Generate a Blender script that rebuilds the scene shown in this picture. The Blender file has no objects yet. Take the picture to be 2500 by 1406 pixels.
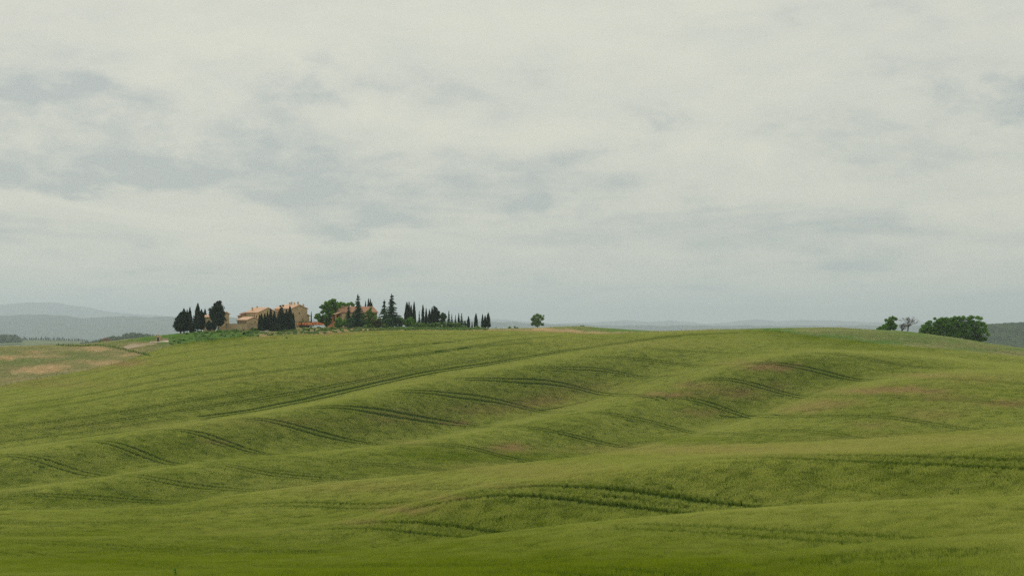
import bpy, math, random
import numpy as np
from mathutils import Vector, noise as mnoise

# ------------------------------------------------------------------ camera, sky, sun, exposure
S = bpy.context.scene
COL = S.collection
F, HY, CX = 4167.0, 812.0, 1250.0          # focal length in photo pixels, horizon row, centre column
SC = 1.3
cam_d = bpy.data.cameras.new('camera'); cam = bpy.data.objects.new('camera', cam_d); COL.objects.link(cam)
cam.location = (0, 0, 0); cam.rotation_euler = (math.radians(90), 0, 0)
cam_d.sensor_width = 36; cam_d.lens = F / 2500 * 36
cam_d.shift_y = (HY - 703) / 2500
cam_d.clip_start = 0.5; cam_d.clip_end = 150000
S.camera = cam
S.view_settings.view_transform = 'Standard'; S.view_settings.look = 'None'
S.view_settings.gamma = 1; S.view_settings.exposure = 0.0; S.view_settings.use_curve_mapping = False
S.render.engine = 'CYCLES'
S.cycles.max_bounces = 6; S.cycles.diffuse_bounces = 3; S.cycles.glossy_bounces = 1
S.cycles.transmission_bounces = 3; S.cycles.volume_bounces = 2; S.cycles.transparent_max_bounces = 8
S.cycles.use_denoising = False

SUN_EL, SUN_AZ = math.radians(44), math.radians(-24)      # azimuth measured from the view direction (+Y) towards +X
sun_d = bpy.data.lights.new('sun', 'SUN'); sun_d.energy = 1.5; sun_d.angle = math.radians(11); sun_d.color = (1, 0.95, 0.86)
sun = bpy.data.objects.new('sun', sun_d); COL.objects.link(sun)
sv = Vector((math.sin(SUN_AZ) * math.cos(SUN_EL), math.cos(SUN_AZ) * math.cos(SUN_EL), math.sin(SUN_EL)))
sun.rotation_euler = sv.to_track_quat('Z', 'Y').to_euler()

def N(nt, typ, **kw):
    n = nt.nodes.new(typ)
    ins = kw.pop('ins', {})
    for k, v in kw.items(): setattr(n, k, v)
    for k, v in ins.items():
        if isinstance(v, bpy.types.NodeSocket): nt.links.new(v, n.inputs[k])
        else: n.inputs[k].default_value = v
    return n
def M_(nt, op, a, b=None, c=None, clamp=False):
    n = nt.nodes.new('ShaderNodeMath'); n.operation = op; n.use_clamp = clamp
    for i, v in enumerate((a, b, c)):
        if v is None: continue
        if isinstance(v, bpy.types.NodeSocket): nt.links.new(v, n.inputs[i])
        else: n.inputs[i].default_value = v
    return n.outputs[0]
def MIX(nt, f, a, b, blend='MIX'):
    n = nt.nodes.new('ShaderNodeMix'); n.data_type = 'RGBA'; n.blend_type = blend
    for i, v in ((0, f), (6, a), (7, b)):
        if isinstance(v, bpy.types.NodeSocket): nt.links.new(v, n.inputs[i])
        elif i == 0: n.inputs[0].default_value = v
        else: n.inputs[i].default_value = (*v, 1) if len(v) == 3 else v
    return n.outputs[2]
def RAMP(nt, fac, stops):
    n = nt.nodes.new('ShaderNodeValToRGB'); cr = n.color_ramp
    while len(cr.elements) < len(stops): cr.elements.new(0.5)
    for e, (p, c) in zip(cr.elements, stops):
        e.position = p; e.color = (*c, 1) if not isinstance(c, (int, float)) else (c, c, c, 1)
    nt.links.new(fac, n.inputs[0]); return n.outputs[0]

world = bpy.data.worlds.new('World'); S.world = world; world.use_nodes = True
nt = world.node_tree; nt.nodes.clear()
tc = N(nt, 'ShaderNodeTexCoord')
sep = N(nt, 'ShaderNodeSeparateXYZ', ins={0: tc.outputs['Generated']})
X, Y, Z = sep.outputs
zc = M_(nt, 'ADD', M_(nt, 'MAXIMUM', Z, 0.0), 0.045)
cu, cv = M_(nt, 'DIVIDE', X, zc), M_(nt, 'DIVIDE', Y, zc)     # a flat cloud deck seen in perspective
pl = N(nt, 'ShaderNodeCombineXYZ', ins={0: M_(nt, 'MULTIPLY', cu, 0.9), 1: M_(nt, 'MULTIPLY', cv, 0.55), 2: 3.1}).outputs[0]
n1 = N(nt, 'ShaderNodeTexNoise', ins={'Vector': pl, 'Scale': 0.8, 'Detail': 8, 'Roughness': 0.6, 'Distortion': 0.5}).outputs[0]
# angular coordinates (tangent of azimuth / elevation) warped by noise, for the large cloud shapes
az = M_(nt, 'DIVIDE', X, M_(nt, 'MAXIMUM', Y, 0.001)); el = M_(nt, 'DIVIDE', Z, M_(nt, 'MAXIMUM', Y, 0.001))
wv = N(nt, 'ShaderNodeCombineXYZ', ins={0: M_(nt, 'MULTIPLY', az, 9.0), 1: M_(nt, 'MULTIPLY', el, 19.0), 2: 0.7}).outputs[0]
wn = N(nt, 'ShaderNodeTexNoise', ins={'Vector': wv, 'Scale': 1.3, 'Detail': 6, 'Roughness': 0.6, 'Distortion': 0.3})
ws = N(nt, 'ShaderNodeSeparateColor', ins={0: wn.outputs['Color']})
azw = M_(nt, 'ADD', az, M_(nt, 'MULTIPLY', M_(nt, 'SUBTRACT', ws.outputs[0], 0.5), 0.17))
elw = M_(nt, 'ADD', el, M_(nt, 'MULTIPLY', M_(nt, 'SUBTRACT', ws.outputs[1], 0.5), 0.085))
CL = [(780, 188, 125, 42, .95), (60, 265, 150, 34, .62), (-40, 200, 140, 40, .4), (150, 440, 330, 40, .75), (60, 480, 260, 26, .55),
      (540, 285, 120, 34, .4), (900, 490, 190, 45, .72), (960, 545, 130, 26, .5), (1300, 478, 70, 18, .6), (1610, 335, 90, 34, .72),
      (1560, 500, 120, 28, .42), (1180, 250, 170, 60, .32), (2450, 245, 120, 30, .8), (2160, 160, 70, 20, .3), (2060, 640, 130, 26, .35),
      (2250, 420, 260, 60, .22), (640, 640, 420, 26, .38), (120, 610, 230, 30, .35), (1350, 420, 190, 40, .35), (420, 380, 170, 36, .5),
      (1950, 25, 260, 18, .3), (480, 40, 150, 26, .28), (1750, 680, 420, 26, .22), (2480, 620, 90, 16, .3), (-300, 380, 260, 70, .5), (2800, 330, 220, 60, .5),
      (330, 180, 120, 20, -.4), (620, 590, 330, 30, -.5),(1000, 420, 420, 50, .35),(300, 330, 260, 60, .3),(1900, 560, 300, 40, .3),(1450, 200, 200, 40, .3),(2000, 330, 260, 40, .25), (230, 515, 230, 20, -.4), (1700, 200, 420, 90, -.3), (700, 60, 500, 60, -.3), (1900, 480, 300, 40, -.2)]
acc = None
for (px, py, rx, ry, a) in CL:
    dx = M_(nt, 'DIVIDE', M_(nt, 'SUBTRACT', azw, (px - CX) / F), rx / F)
    dy = M_(nt, 'DIVIDE', M_(nt, 'SUBTRACT', elw, (HY - py) / F), ry / F)
    r2 = M_(nt, 'ADD', M_(nt, 'MULTIPLY', dx, dx), M_(nt, 'MULTIPLY', dy, dy))
    g = M_(nt, 'MULTIPLY', M_(nt, 'EXPONENT', M_(nt, 'MULTIPLY', r2, -0.5)), a)
    acc = g if acc is None else M_(nt, 'ADD', acc, g)
front = M_(nt, 'GREATER_THAN', Y, 0.05)
acc = M_(nt, 'MULTIPLY', acc, front)
wisp = N(nt, 'ShaderNodeTexNoise', ins={'Vector': wv, 'Scale': 3.2, 'Detail': 5, 'Roughness': 0.6}).outputs[0]
cloud = M_(nt, 'ADD', M_(nt, 'MULTIPLY', M_(nt, 'SUBTRACT', n1, 0.47), 2.4), 0.20)
cloud = M_(nt, 'ADD', cloud, M_(nt, 'MULTIPLY', acc, M_(nt, 'ADD', M_(nt, 'MULTIPLY', wisp, 1.45), -0.10)))
cloud = M_(nt, 'ADD', cloud, M_(nt, 'MULTIPLY', M_(nt, 'SUBTRACT', wisp, 0.47), 0.85), clamp=True)
ccol = RAMP(nt, cloud, [(0.0, (0.725, 0.715, 0.61)), (0.45, (0.645, 0.65, 0.57)), (1.0, (0.455, 0.495, 0.485))])
sky = N(nt, 'ShaderNodeTexSky', sky_type='NISHITA', sun_disc=False, sun_elevation=SUN_EL, sun_rotation=SUN_AZ, air_density=1.2, dust_density=2.5)
skyc = MIX(nt, 1.0, sky.outputs[0], (0.10, 0.10, 0.10), 'MULTIPLY')
fin = MIX(nt, 0.93, skyc, ccol)
bg = N(nt, 'ShaderNodeBackground', ins={0: fin, 1: 1.0})
# the cloud layer carries its own brightness; the clear sky behind it enters at 0.10
N(nt, 'ShaderNodeOutputWorld', ins={0: bg.outputs[0]})

# ------------------------------------------------------------------ helpers
rnd = random.Random(7); rg = np.random.default_rng(7)
def W(px, py, d): return ((px - CX) * d / F, d, (HY - py) * d / F)
def new_mesh(name, v, f, mat=None, smooth=False):
    me = bpy.data.meshes.new(name)
    v = np.asarray(v, dtype=np.float32).reshape(-1, 3)
    if isinstance(f, np.ndarray) and f.ndim == 2:
        k = f.shape[1]; n = len(f)
        me.vertices.add(len(v)); me.vertices.foreach_set('co', v.ravel())
        me.loops.add(n * k); me.loops.foreach_set('vertex_index', f.astype(np.int32).ravel())
        me.polygons.add(n); me.polygons.foreach_set('loop_start', np.arange(0, n * k, k, dtype=np.int32))
        me.update(calc_edges=True)
    else:
        me.from_pydata([tuple(map(float, p)) for p in v], [], f)
    if smooth: me.polygons.foreach_set('use_smooth', np.ones(len(me.polygons), dtype=bool))
    if mat: me.materials.append(mat)
    return me
def link(name, data, parent=None, loc=(0, 0, 0)):
    o = bpy.data.objects.new(name, data); COL.objects.link(o); o.location = loc
    if parent: o.parent = parent
    return o
def tag(o, label=None, cat=None, group=None, kind=None):
    if label: o['label'] = label
    if cat: o['category'] = cat
    if group: o['group'] = group
    if kind: o['kind'] = kind
    return o
class MB:
    def __init__(s): s.v = []; s.f = []
    def box(s, c, sx, sy, sz, rz=0.0, taper=1.0):
        b = len(s.v); ca, sa = math.cos(rz), math.sin(rz)
        for k, (i, j, l) in enumerate([(-1,-1,-1),(1,-1,-1),(1,1,-1),(-1,1,-1),(-1,-1,1),(1,-1,1),(1,1,1),(-1,1,1)]):
            t = taper if l > 0 else 1
            x, y = i * sx / 2 * t, j * sy / 2 * t
            s.v.append((c[0] + x * ca - y * sa, c[1] + x * sa + y * ca, c[2] + l * sz / 2))
        for q in [(0,3,2,1),(4,5,6,7),(0,1,5,4),(1,2,6,5),(2,3,7,6),(3,0,4,7)]: s.f.append(tuple(b + i for i in q))
    def tube(s, pts, rad, n=6):
        rings = []
        for i, p in enumerate(pts):
            p = Vector(p); a = Vector(pts[max(i-1, 0)]); c = Vector(pts[min(i+1, len(pts)-1)])
            t = (c - a).normalized(); u = t.orthogonal().normalized(); w = t.cross(u)
            r = rad[i] if hasattr(rad, '__len__') else rad
            b = len(s.v); rings.append(b)
            for k in range(n):
                an = 2 * math.pi * k / n; q = p + u * math.cos(an) * r + w * math.sin(an) * r; s.v.append(tuple(q))
        for i in range(len(rings) - 1):
            for k in range(n):
                a, b = rings[i] + k, rings[i] + (k + 1) % n
                s.f.append((a, b, rings[i+1] + (k + 1) % n, rings[i+1] + k))
        s.f.append(tuple(rings[0] + k for k in reversed(range(n)))); s.f.append(tuple(rings[-1] + k for k in range(n)))
    def poly(s, pts): b = len(s.v); s.v += [tuple(p) for p in pts]; s.f.append(tuple(range(b, b + len(pts))))
    def obj(s, name, mat, parent=None, loc=(0, 0, 0), smooth=False): return link(name, new_mesh(name, s.v, s.f, mat, smooth), parent, loc)

# ------------------------------------------------------------------ materials
def mat_base(name, rough=0.9):
    m = bpy.data.materials.new(name); m.use_nodes = True; t = m.node_tree; t.nodes.clear()
    p = N(t, 'ShaderNodeBsdfPrincipled', ins={'Roughness': rough, 'Specular IOR Level': 0.15})
    o = N(t, 'ShaderNodeOutputMaterial', ins={0: p.outputs[0]})
    return m, t, p, o
def pos(t, s=(1, 1, 1), obj=False):
    if obj: v = N(t, 'ShaderNodeTexCoord').outputs['Object']
    else: v = N(t, 'ShaderNodeNewGeometry').outputs['Position']
    return N(t, 'ShaderNodeVectorMath', operation='MULTIPLY', ins={0: v, 1: s}).outputs[0]
def noise_(t, v, scale, detail=4, rough=0.55): return N(t, 'ShaderNodeTexNoise', ins={'Vector': v, 'Scale': scale, 'Detail': detail, 'Roughness': rough}).outputs[0]
def simple(name, c1, c2, scale=2.0, rough=0.9, bump=0.0, bscale=20):
    m, t, p, o = mat_base(name, rough)
    v = pos(t, obj=True); f = RAMP(t, noise_(t, v, scale, 5), [(0.3, 0.0), (0.7, 1.0)])
    t.links.new(MIX(t, f, c1, c2), p.inputs['Base Color'])
    if bump:
        b = N(t, 'ShaderNodeBump', ins={'Strength': 0.6, 'Distance': bump, 'Height': noise_(t, v, bscale, 4)})
        t.links.new(b.outputs[0], p.inputs['Normal'])
    return m
def foliage_mat(name, dark, light, trans=0.25):
    m, t, p, o = mat_base(name, 0.75)
    gi = N(t, 'ShaderNodeNewGeometry').outputs['Random Per Island']
    cl = noise_(t, pos(t), 0.35, 2)
    f = M_(t, 'ADD', M_(t, 'MULTIPLY', gi, 0.6), M_(t, 'MULTIPLY', M_(t, 'SUBTRACT', cl, 0.35), 1.1), clamp=True)
    c = MIX(t, f, dark, light); t.links.new(c, p.inputs['Base Color'])
    tr = N(t, 'ShaderNodeBsdfTranslucent', ins={0: c})
    mx = N(t, 'ShaderNodeMixShader', ins={0: trans, 1: p.outputs[0], 2: tr.outputs[0]})
    t.links.new(mx.outputs[0], o.inputs[0]); return m
# field colour shared by ground and plants: attributes 'tan' (thin, ripening or bare patches, also painted light crests) and 'lush' (greener, thicker growth, also painted dark behind crests)
def field_colour(t, atype, tipfac=None):
    tan = N(t, 'ShaderNodeAttribute', attribute_name='tan', attribute_type=atype).outputs['Fac']
    lush = N(t, 'ShaderNodeAttribute', attribute_name='lush', attribute_type=atype).outputs['Fac']
    v = pos(t)
    big = noise_(t, pos(t, (1, 0.55, 0)), 0.03, 4); mid = noise_(t, v, 0.35, 4); 
    f = M_(t, 'ADD', M_(t, 'MULTIPLY', M_(t, 'SUBTRACT', big, 0.5), 1.5), M_(t, 'MULTIPLY', M_(t, 'SUBTRACT', mid, 0.5), 0.9))
    f = M_(t, 'ADD', f, lush, clamp=True)
    return tan, f, v
def plant_mat(name, base, tipy, tipl, tanc, trans=0.3):
    m, t, p, o = mat_base(name, 0.7)
    tan, f, v = field_colour(t, 'INSTANCER')
    h = N(t, 'ShaderNodeAttribute', attribute_name='h', attribute_type='GEOMETRY').outputs['Fac']
    rndi = N(t, 'ShaderNodeNewGeometry').outputs['Random Per Island']
    tip = MIX(t, f, tipy, tipl)
    c = MIX(t, h, base, tip)
    tf = M_(t, 'ADD', tan, M_(t, 'MULTIPLY', M_(t, 'SUBTRACT', rndi, 0.5), M_(t, 'MULTIPLY', tan, 1.4)), clamp=True)
    tc_ = MIX(t, h, tuple(x * .6 for x in tanc), tanc)
    c = MIX(t, tf, c, tc_)
    br = M_(t, 'ADD', M_(t, 'MULTIPLY', rndi, 0.5), 0.75)
    c = MIX(t, 1.0, c, N(t, 'ShaderNodeCombineColor', ins={0: br, 1: br, 2: br}).outputs[0], 'MULTIPLY')
    t.links.new(c, p.inputs['Base Color'])
    tr = N(t, 'ShaderNodeBsdfTranslucent', ins={0: c})
    mx = N(t, 'ShaderNodeMixShader', ins={0: trans, 1: p.outputs[0], 2: tr.outputs[0]})
    t.links.new(mx.outputs[0], o.inputs[0]); return m
def ground_mat(name, wheat_lo, meadow_a, meadow_b, tanc):
    m, t, p, o = mat_base(name, 0.95)
    tan, f, v = field_colour(t, 'GEOMETRY')
    zone = N(t, 'ShaderNodeAttribute', attribute_name='zone', attribute_type='GEOMETRY').outputs['Fac']
    fine = noise_(t, v, 2.2, 5, 0.7)
    c = MIX(t, zone, wheat_lo, MIX(t, f, meadow_a, meadow_b))
    c = MIX(t, M_(t, 'MULTIPLY', tan, RAMP(t, fine, [(0.3, 0.55), (0.6, 1.0)])), c, tanc)
    k = RAMP(t, fine, [(0.25, 0.7), (0.75, 1.25)])
    c = MIX(t, 1.0, c, k, 'MULTIPLY')
    t.links.new(c, p.inputs['Base Color'])
    b = N(t, 'ShaderNodeBump', ins={'Strength': 0.7, 'Distance': 0.25, 'Height': fine}); t.links.new(b.outputs[0], p.inputs['Normal'])
    return m
TAN = (0.62, 0.44, 0.22)
M_ground = ground_mat('field_ground', (0.085, 0.135, 0.018), (0.26, 0.28, 0.11), (0.11, 0.26, 0.04), (0.66, 0.48, 0.28))
M_wheat = plant_mat('wheat_plants', (0.140, 0.250, 0.012), (0.500, 0.535, 0.125), (0.265, 0.345, 0.014), TAN)
M_meadow = plant_mat('meadow_grass', (0.27, 0.29, 0.11), (0.66, 0.62, 0.30), (0.20, 0.50, 0.07), (0.95, 0.74, 0.46))
M_track = simple('trodden_track_or_shade', (0.035, 0.075, 0.010), (0.055, 0.090, 0.014), 1.5)
M_track.node_tree.nodes['Principled BSDF'].inputs['Specular IOR Level'].default_value = 0
M_cyp = foliage_mat('cypress_foliage', (0.010, 0.026, 0.013), (0.030, 0.060, 0.026), 0.12)
M_fir = foliage_mat('fir_foliage', (0.026, 0.070, 0.032), (0.10, 0.19, 0.08), 0.25)
M_oak = foliage_mat('oak_foliage', (0.040, 0.13, 0.013), (0.24, 0.48, 0.055), 0.4)
M_bush = foliage_mat('bush_foliage', (0.065, 0.15, 0.022), (0.24, 0.40, 0.065), 0.36)
M_lone = foliage_mat('pale_foliage', (0.10, 0.20, 0.05), (0.30, 0.46, 0.14), 0.4)
M_wood = foliage_mat('far_wood_foliage', (0.06, 0.105, 0.05), (0.15, 0.21, 0.09), 0.2)
M_bark = simple('bark', (0.05, 0.038, 0.028), (0.11, 0.09, 0.07), 4)
M_twig = simple('bare_twigs', (0.13, 0.10, 0.09), (0.20, 0.16, 0.15), 3)
def stone(name, c1, c2, c3, bs=3.0):
    m, t, p, o = mat_base(name, 0.92)
    v = pos(t, obj=True)
    vo = N(t, 'ShaderNodeTexVoronoi', ins={'Vector': N(t, 'ShaderNodeVectorMath', operation='MULTIPLY', ins={0: v, 1: (1, 1, 1.7)}).outputs[0], 'Scale': bs})
    s = N(t, 'ShaderNodeSeparateColor', ins={0: vo.outputs['Color']})
    c = MIX(t, s.outputs[0], c1, c2); c = MIX(t, RAMP(t, noise_(t, v, 0.5, 5), [(0.4, 0), (0.7, 0.8)]), c, c3)
    t.links.new(c, p.inputs['Base Color'])
    b = N(t, 'ShaderNodeBump', ins={'Strength': 0.8, 'Distance': 0.05, 'Height': vo.outputs['Distance']}); t.links.new(b.outputs[0], p.inputs['Normal'])
    return m
M_stone = stone('fieldstone_wall', (0.58, 0.43, 0.25), (0.70, 0.54, 0.34), (0.48, 0.36, 0.21))
M_stone2 = stone('pale_fieldstone', (0.50, 0.36, 0.22), (0.62, 0.47, 0.31), (0.42, 0.31, 0.19), 2.2)
M_brick = stone('orange_brick', (0.55, 0.26, 0.11), (0.64, 0.33, 0.15), (0.48, 0.22, 0.10), 5)
def tile_mat():
    m, t, p, o = mat_base('terracotta_tiles', 0.85)
    v = pos(t, obj=True); n = noise_(t, v, 1.3, 5, 0.6); n2 = noise_(t, v, 7, 3)
    c = MIX(t, RAMP(t, n, [(0.3, 0), (0.7, 1)]), (0.78, 0.47, 0.31), (0.85, 0.60, 0.43))
    c = MIX(t, RAMP(t, n2, [(0.5, 0), (0.75, 0.5)]), c, (0.34, 0.17, 0.10))
    t.links.new(c, p.inputs['Base Color']); return m
M_tile = tile_mat()
M_tileold = simple('weathered_tiles', (0.50, 0.26, 0.16), (0.36, 0.20, 0.125), 2.5)
M_glass = simple('dark_window_opening', (0.02, 0.018, 0.015), (0.03, 0.027, 0.022), 3, rough=0.25)
M_wood2 = simple('grey_wood', (0.07, 0.06, 0.05), (0.12, 0.10, 0.08), 5)
M_orange = simple('orange_plastic_mesh', (0.85, 0.25, 0.08), (0.88, 0.48, 0.28), 1.5, rough=0.6)
M_plaster = simple('pale_plaster', (0.55, 0.48, 0.38), (0.64, 0.57, 0.47), 2)
M_rock = simple('pale_rock', (0.40, 0.36, 0.29), (0.55, 0.50, 0.42), 2, bump=0.1, bscale=5)
M_gravel = simple('pinkish_gravel', (0.34, 0.25, 0.18), (0.46, 0.36, 0.27), 0.9, bump=0.05, bscale=6)

# ------------------------------------------------------------------ the hill: ridges and hollows, each a line with a photo row and a distance
PX = [-200, 0, 200, 400, 600, 800, 1000, 1200, 1400, 1600, 1800, 2000, 2200, 2400, 2700]
KEY = [  # front to back: rows, then distances (before scale)
 ('n0', [1900]*15, [34]*15),
 ('r7', [1432,1428,1424,1420,1416,1414,1410,1405,1396,1386,1375,1360,1340,1328,1312], [68]*15),
 ('v7', [1408,1405,1403,1402,1400,1399,1396,1392,1384,1376,1368,1354,1336,1325,1309], [82]*15),
 ('r6', [1378,1374,1372,1370,1366,1356,1338,1312,1291,1277,1260,1246,1234,1226,1212], [112,112,112,112,112,112,112,112,111,110,109,108,106,104,102]),
 ('v6', [1358,1356,1354,1354,1352,1344,1332,1309,1288,1274,1257,1243,1231,1223,1208], [128,128,128,129,130,132,134,135,134,132,129,127,124,121,118]),
 ('r5', [1324,1322,1320,1316,1308,1287,1238,1190,1164,1138,1118,1108,1102,1092,1074], [150,150,150,152,156,158,160,160,160,158,156,154,152,150,148]),
 ('v5', [1312,1308,1306,1300,1290,1272,1228,1182,1154,1126,1107,1098,1090,1079,1062], [162,162,163,166,170,175,178,179,180,181,181,180,178,176,174]),
 ('r4', [1268,1255,1250,1238,1208,1184,1162,1138,1118,1097,1086,1078,1067,1053,1032], [188,190,194,200,206,210,212,214,215,216,216,215,214,212,210]),
 ('v4', [1272,1262,1262,1262,1240,1224,1212,1200,1188,1172,1150,1128,1108,1090,1064], [222,222,226,232,240,244,246,250,255,262,270,276,280,284,288]),
 ('q4', [1268,1257,1250,1242,1216,1192,1172,1149,1128,1088,1042, 975, 928, 908, 912], [232,232,236,242,250,256,266,280,296,318,345,372,385,390,392]),
 ('v3', [1262,1253,1246,1236,1211,1188,1168,1145,1124,1081,1030, 960, 918, 903, 906], [242,242,246,252,260,267,279,294,312,338,372,400,411,416,420]),
 ('r3', [1226,1204,1177,1146,1121,1106,1084,1052,1011, 964, 895, 860, 868, 888, 915], [262,263,270,282,296,310,328,350,375,405,430,450,453,452,450]),
 ('v2', [1216,1198,1173,1144,1119,1102,1078,1038, 990, 920, 869, 852, 862, 882, 910], [278,280,288,300,316,334,356,382,410,440,460,480,482,482,482]),
 ('r2', [1132,1108,1080,1047,1018, 985, 942, 908, 876, 851, 839, 834, 848, 866, 897], [308,312,322,336,354,378,408,436,462,484,500,510,512,512,512]),
 ('v1', [1119,1094,1070,1040,1012, 974, 926, 892, 856, 826, 819, 820, 836, 858, 892], [330,335,345,360,378,404,434,464,490,514,528,535,536,536,536]),
 ('r1', [1052,1025,1001, 968, 938, 910, 880, 852, 828, 814, 809, 809, 821, 846, 886], [365,370,382,398,415,436,466,495,520,538,548,552,554,554,554]),
 ('e',  [ 985, 943, 905, 853, 826, 814, 806, 807, 806, 811, 807, 804, 812, 838, 888], [490,500,518,545,560,566,570,572,572,574,576,576,576,574,572]),
 ('c',  [ 850, 846, 840, 818, 804, 800, 801, 803, 797.5, 808, 803.5, 800, 809, 836, 886], [640,630,620,604,600,600,600,600,604,600,600,598,594,590,588]),
]
def pchip(x, y, xq):
    x = np.asarray(x, float); y = np.asarray(y, float)
    h = np.diff(x); dl = np.diff(y) / h; d = np.zeros_like(y)
    for i in range(1, len(x) - 1):
        if dl[i-1] * dl[i] > 0:
            w1 = 2*h[i] + h[i-1]; w2 = h[i] + 2*h[i-1]; d[i] = (w1 + w2) / (w1/dl[i-1] + w2/dl[i])
    d[0] = dl[0]; d[-1] = dl[-1]
    i = np.clip(np.searchsorted(x, xq) - 1, 0, len(x) - 2); t = (xq - x[i]) / h[i]
    return ((1+2*t)*(1-t)**2)*y[i] + (t*(1-t)**2)*h[i]*d[i] + (t*t*(3-2*t))*y[i+1] + (t*t*(t-1))*h[i]*d[i+1]
cols = np.concatenate([np.arange(-3800, -160, 60.0), np.arange(-160, 2660, 4.5), np.arange(2660, 6300, 60.0)])
rows = np.exp(np.linspace(math.log(26.0), math.log(1750.0), 640))
colc = np.clip(cols, PX[0], PX[-1])
kd = np.array([pchip(PX, k[2], colc) for k in KEY])
KI = {k[0]: i for i, k in enumerate(KEY)}
for lo_, hi_, q in (('v7','r6',.75),('v6','r5',.62),('v5','r4',.8),('v3','r3',.72),('v2','r2',.70),('v1','r1',.75)):
    kd[KI[lo_]] = kd[KI[hi_]] - q * (kd[KI[hi_]] - kd[KI[lo_]])
kd *= SC
kz = np.array([(HY - pchip(PX, k[1], colc)) for k in KEY]) * kd / F
back_d = np.stack([kd[-1] + 60, kd[-1] + 180, kd[-1] + 420, kd[-1] + 1100])
back_z = np.stack([kz[-1] - 1.0, kz[-1] - 9, kz[-1] - 34, np.full(len(cols), -75.0)])
kd = np.vstack([kd, back_d]); kz = np.vstack([kz, back_z])
ZG = np.zeros((len(rows), len(cols)))
for j in range(len(cols)): ZG[:, j] = pchip(kd[:, j], kz[:, j], np.minimum(rows, kd[-1, j]))
edge = np.clip((np.abs(cols - CX) - 2600) / 2400, 0, 1) ** 2
ZG = ZG * (1 - edge) + np.minimum(ZG, -75) * edge
def smooth(A, sig, ax):
    n = int(sig * 3) + 1; k = np.exp(-0.5 * (np.arange(-n, n + 1) / sig) ** 2); k /= k.sum()
    P = np.pad(A, [(n, n) if a == ax else (0, 0) for a in range(A.ndim)], mode='edge')
    return np.apply_along_axis(lambda v: np.convolve(v, k, 'valid'), ax, P)
ZG = smooth(ZG, 4.0, 1); ZG = smooth(ZG, 1.8, 0)
XG = (cols[None, :] - CX) * rows[:, None] / F; YG = np.repeat(rows[:, None], len(cols), 1)
# gentle undulation of the ploughed ground
def wav(x, y): return (np.sin(x*.115+1.3*np.sin(y*.041)) * np.sin(y*.093+.7) * .5 + np.sin(x*.27+y*.11) * np.sin(y*.21-x*.05+2) * .22)
ZG += 0.16 * wav(XG, YG) * np.clip((rows[:, None] - 50) / 100, 0, 1)
PYG = HY - F * ZG / YG
lr = np.log(rows)
def cidx(px):
    j = np.clip(np.searchsorted(cols, px) - 1, 0, len(cols) - 2); return j, (px - cols[j]) / (cols[j+1] - cols[j])
def gz(px, d):            # ground height
    px = np.asarray(px, float); d = np.asarray(d, float)
    j, a = cidx(px); r = np.interp(np.log(d), lr, np.arange(len(rows))); i = np.clip(r.astype(int), 0, len(rows) - 2); b = r - i
    return (ZG[i, j]*(1-a) + ZG[i, j+1]*a)*(1-b) + (ZG[i+1, j]*(1-a) + ZG[i+1, j+1]*a)*b
def gxy(x, y): return float(gz(CX + F * x / y, y))
def at(px, py, lo=0):     # distance at which the visible ground of column px reaches row py
    j, a = cidx(px); prof = PYG[:, j]*(1-a) + PYG[:, j+1]*a
    k = np.nonzero(prof[1:] <= py)[0]
    if len(k) == 0: i = int(np.argmin(prof)); return float(rows[i])
    i = int(k[0]); p0, p1 = prof[i], prof[i+1]; t = 0 if p0 == p1 else min(max((p0 - py) / (p0 - p1), 0), 1)
    return float(rows[i] + (rows[i+1] - rows[i]) * t)
def ground_pt(px, py): d = at(px, py); return ((px - CX) * d / F, d, float(gz(px, d)))
EDGE = [(-200,985),(0,943),(120,921),(250,896),(340,872),(400,850),(450,838),(520,830),(600,823),(680,820),(760,816),(830,812),(900,809),(1000,806.5),(1200,806.8),(1300,808),(1380,812),
        (1440,815),(1520,815),(1600,812),(1660,810),(1760,808),(1850,807),(1920,813),(2000,823),(2100,834),(2250,849),(2500,872),(2700,888)]
ex = [p[0] for p in EDGE]
ed = np.array([at(p[0], p[1]) for p in EDGE])
def edge_d(px): return np.interp(px, ex, ed)
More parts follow.
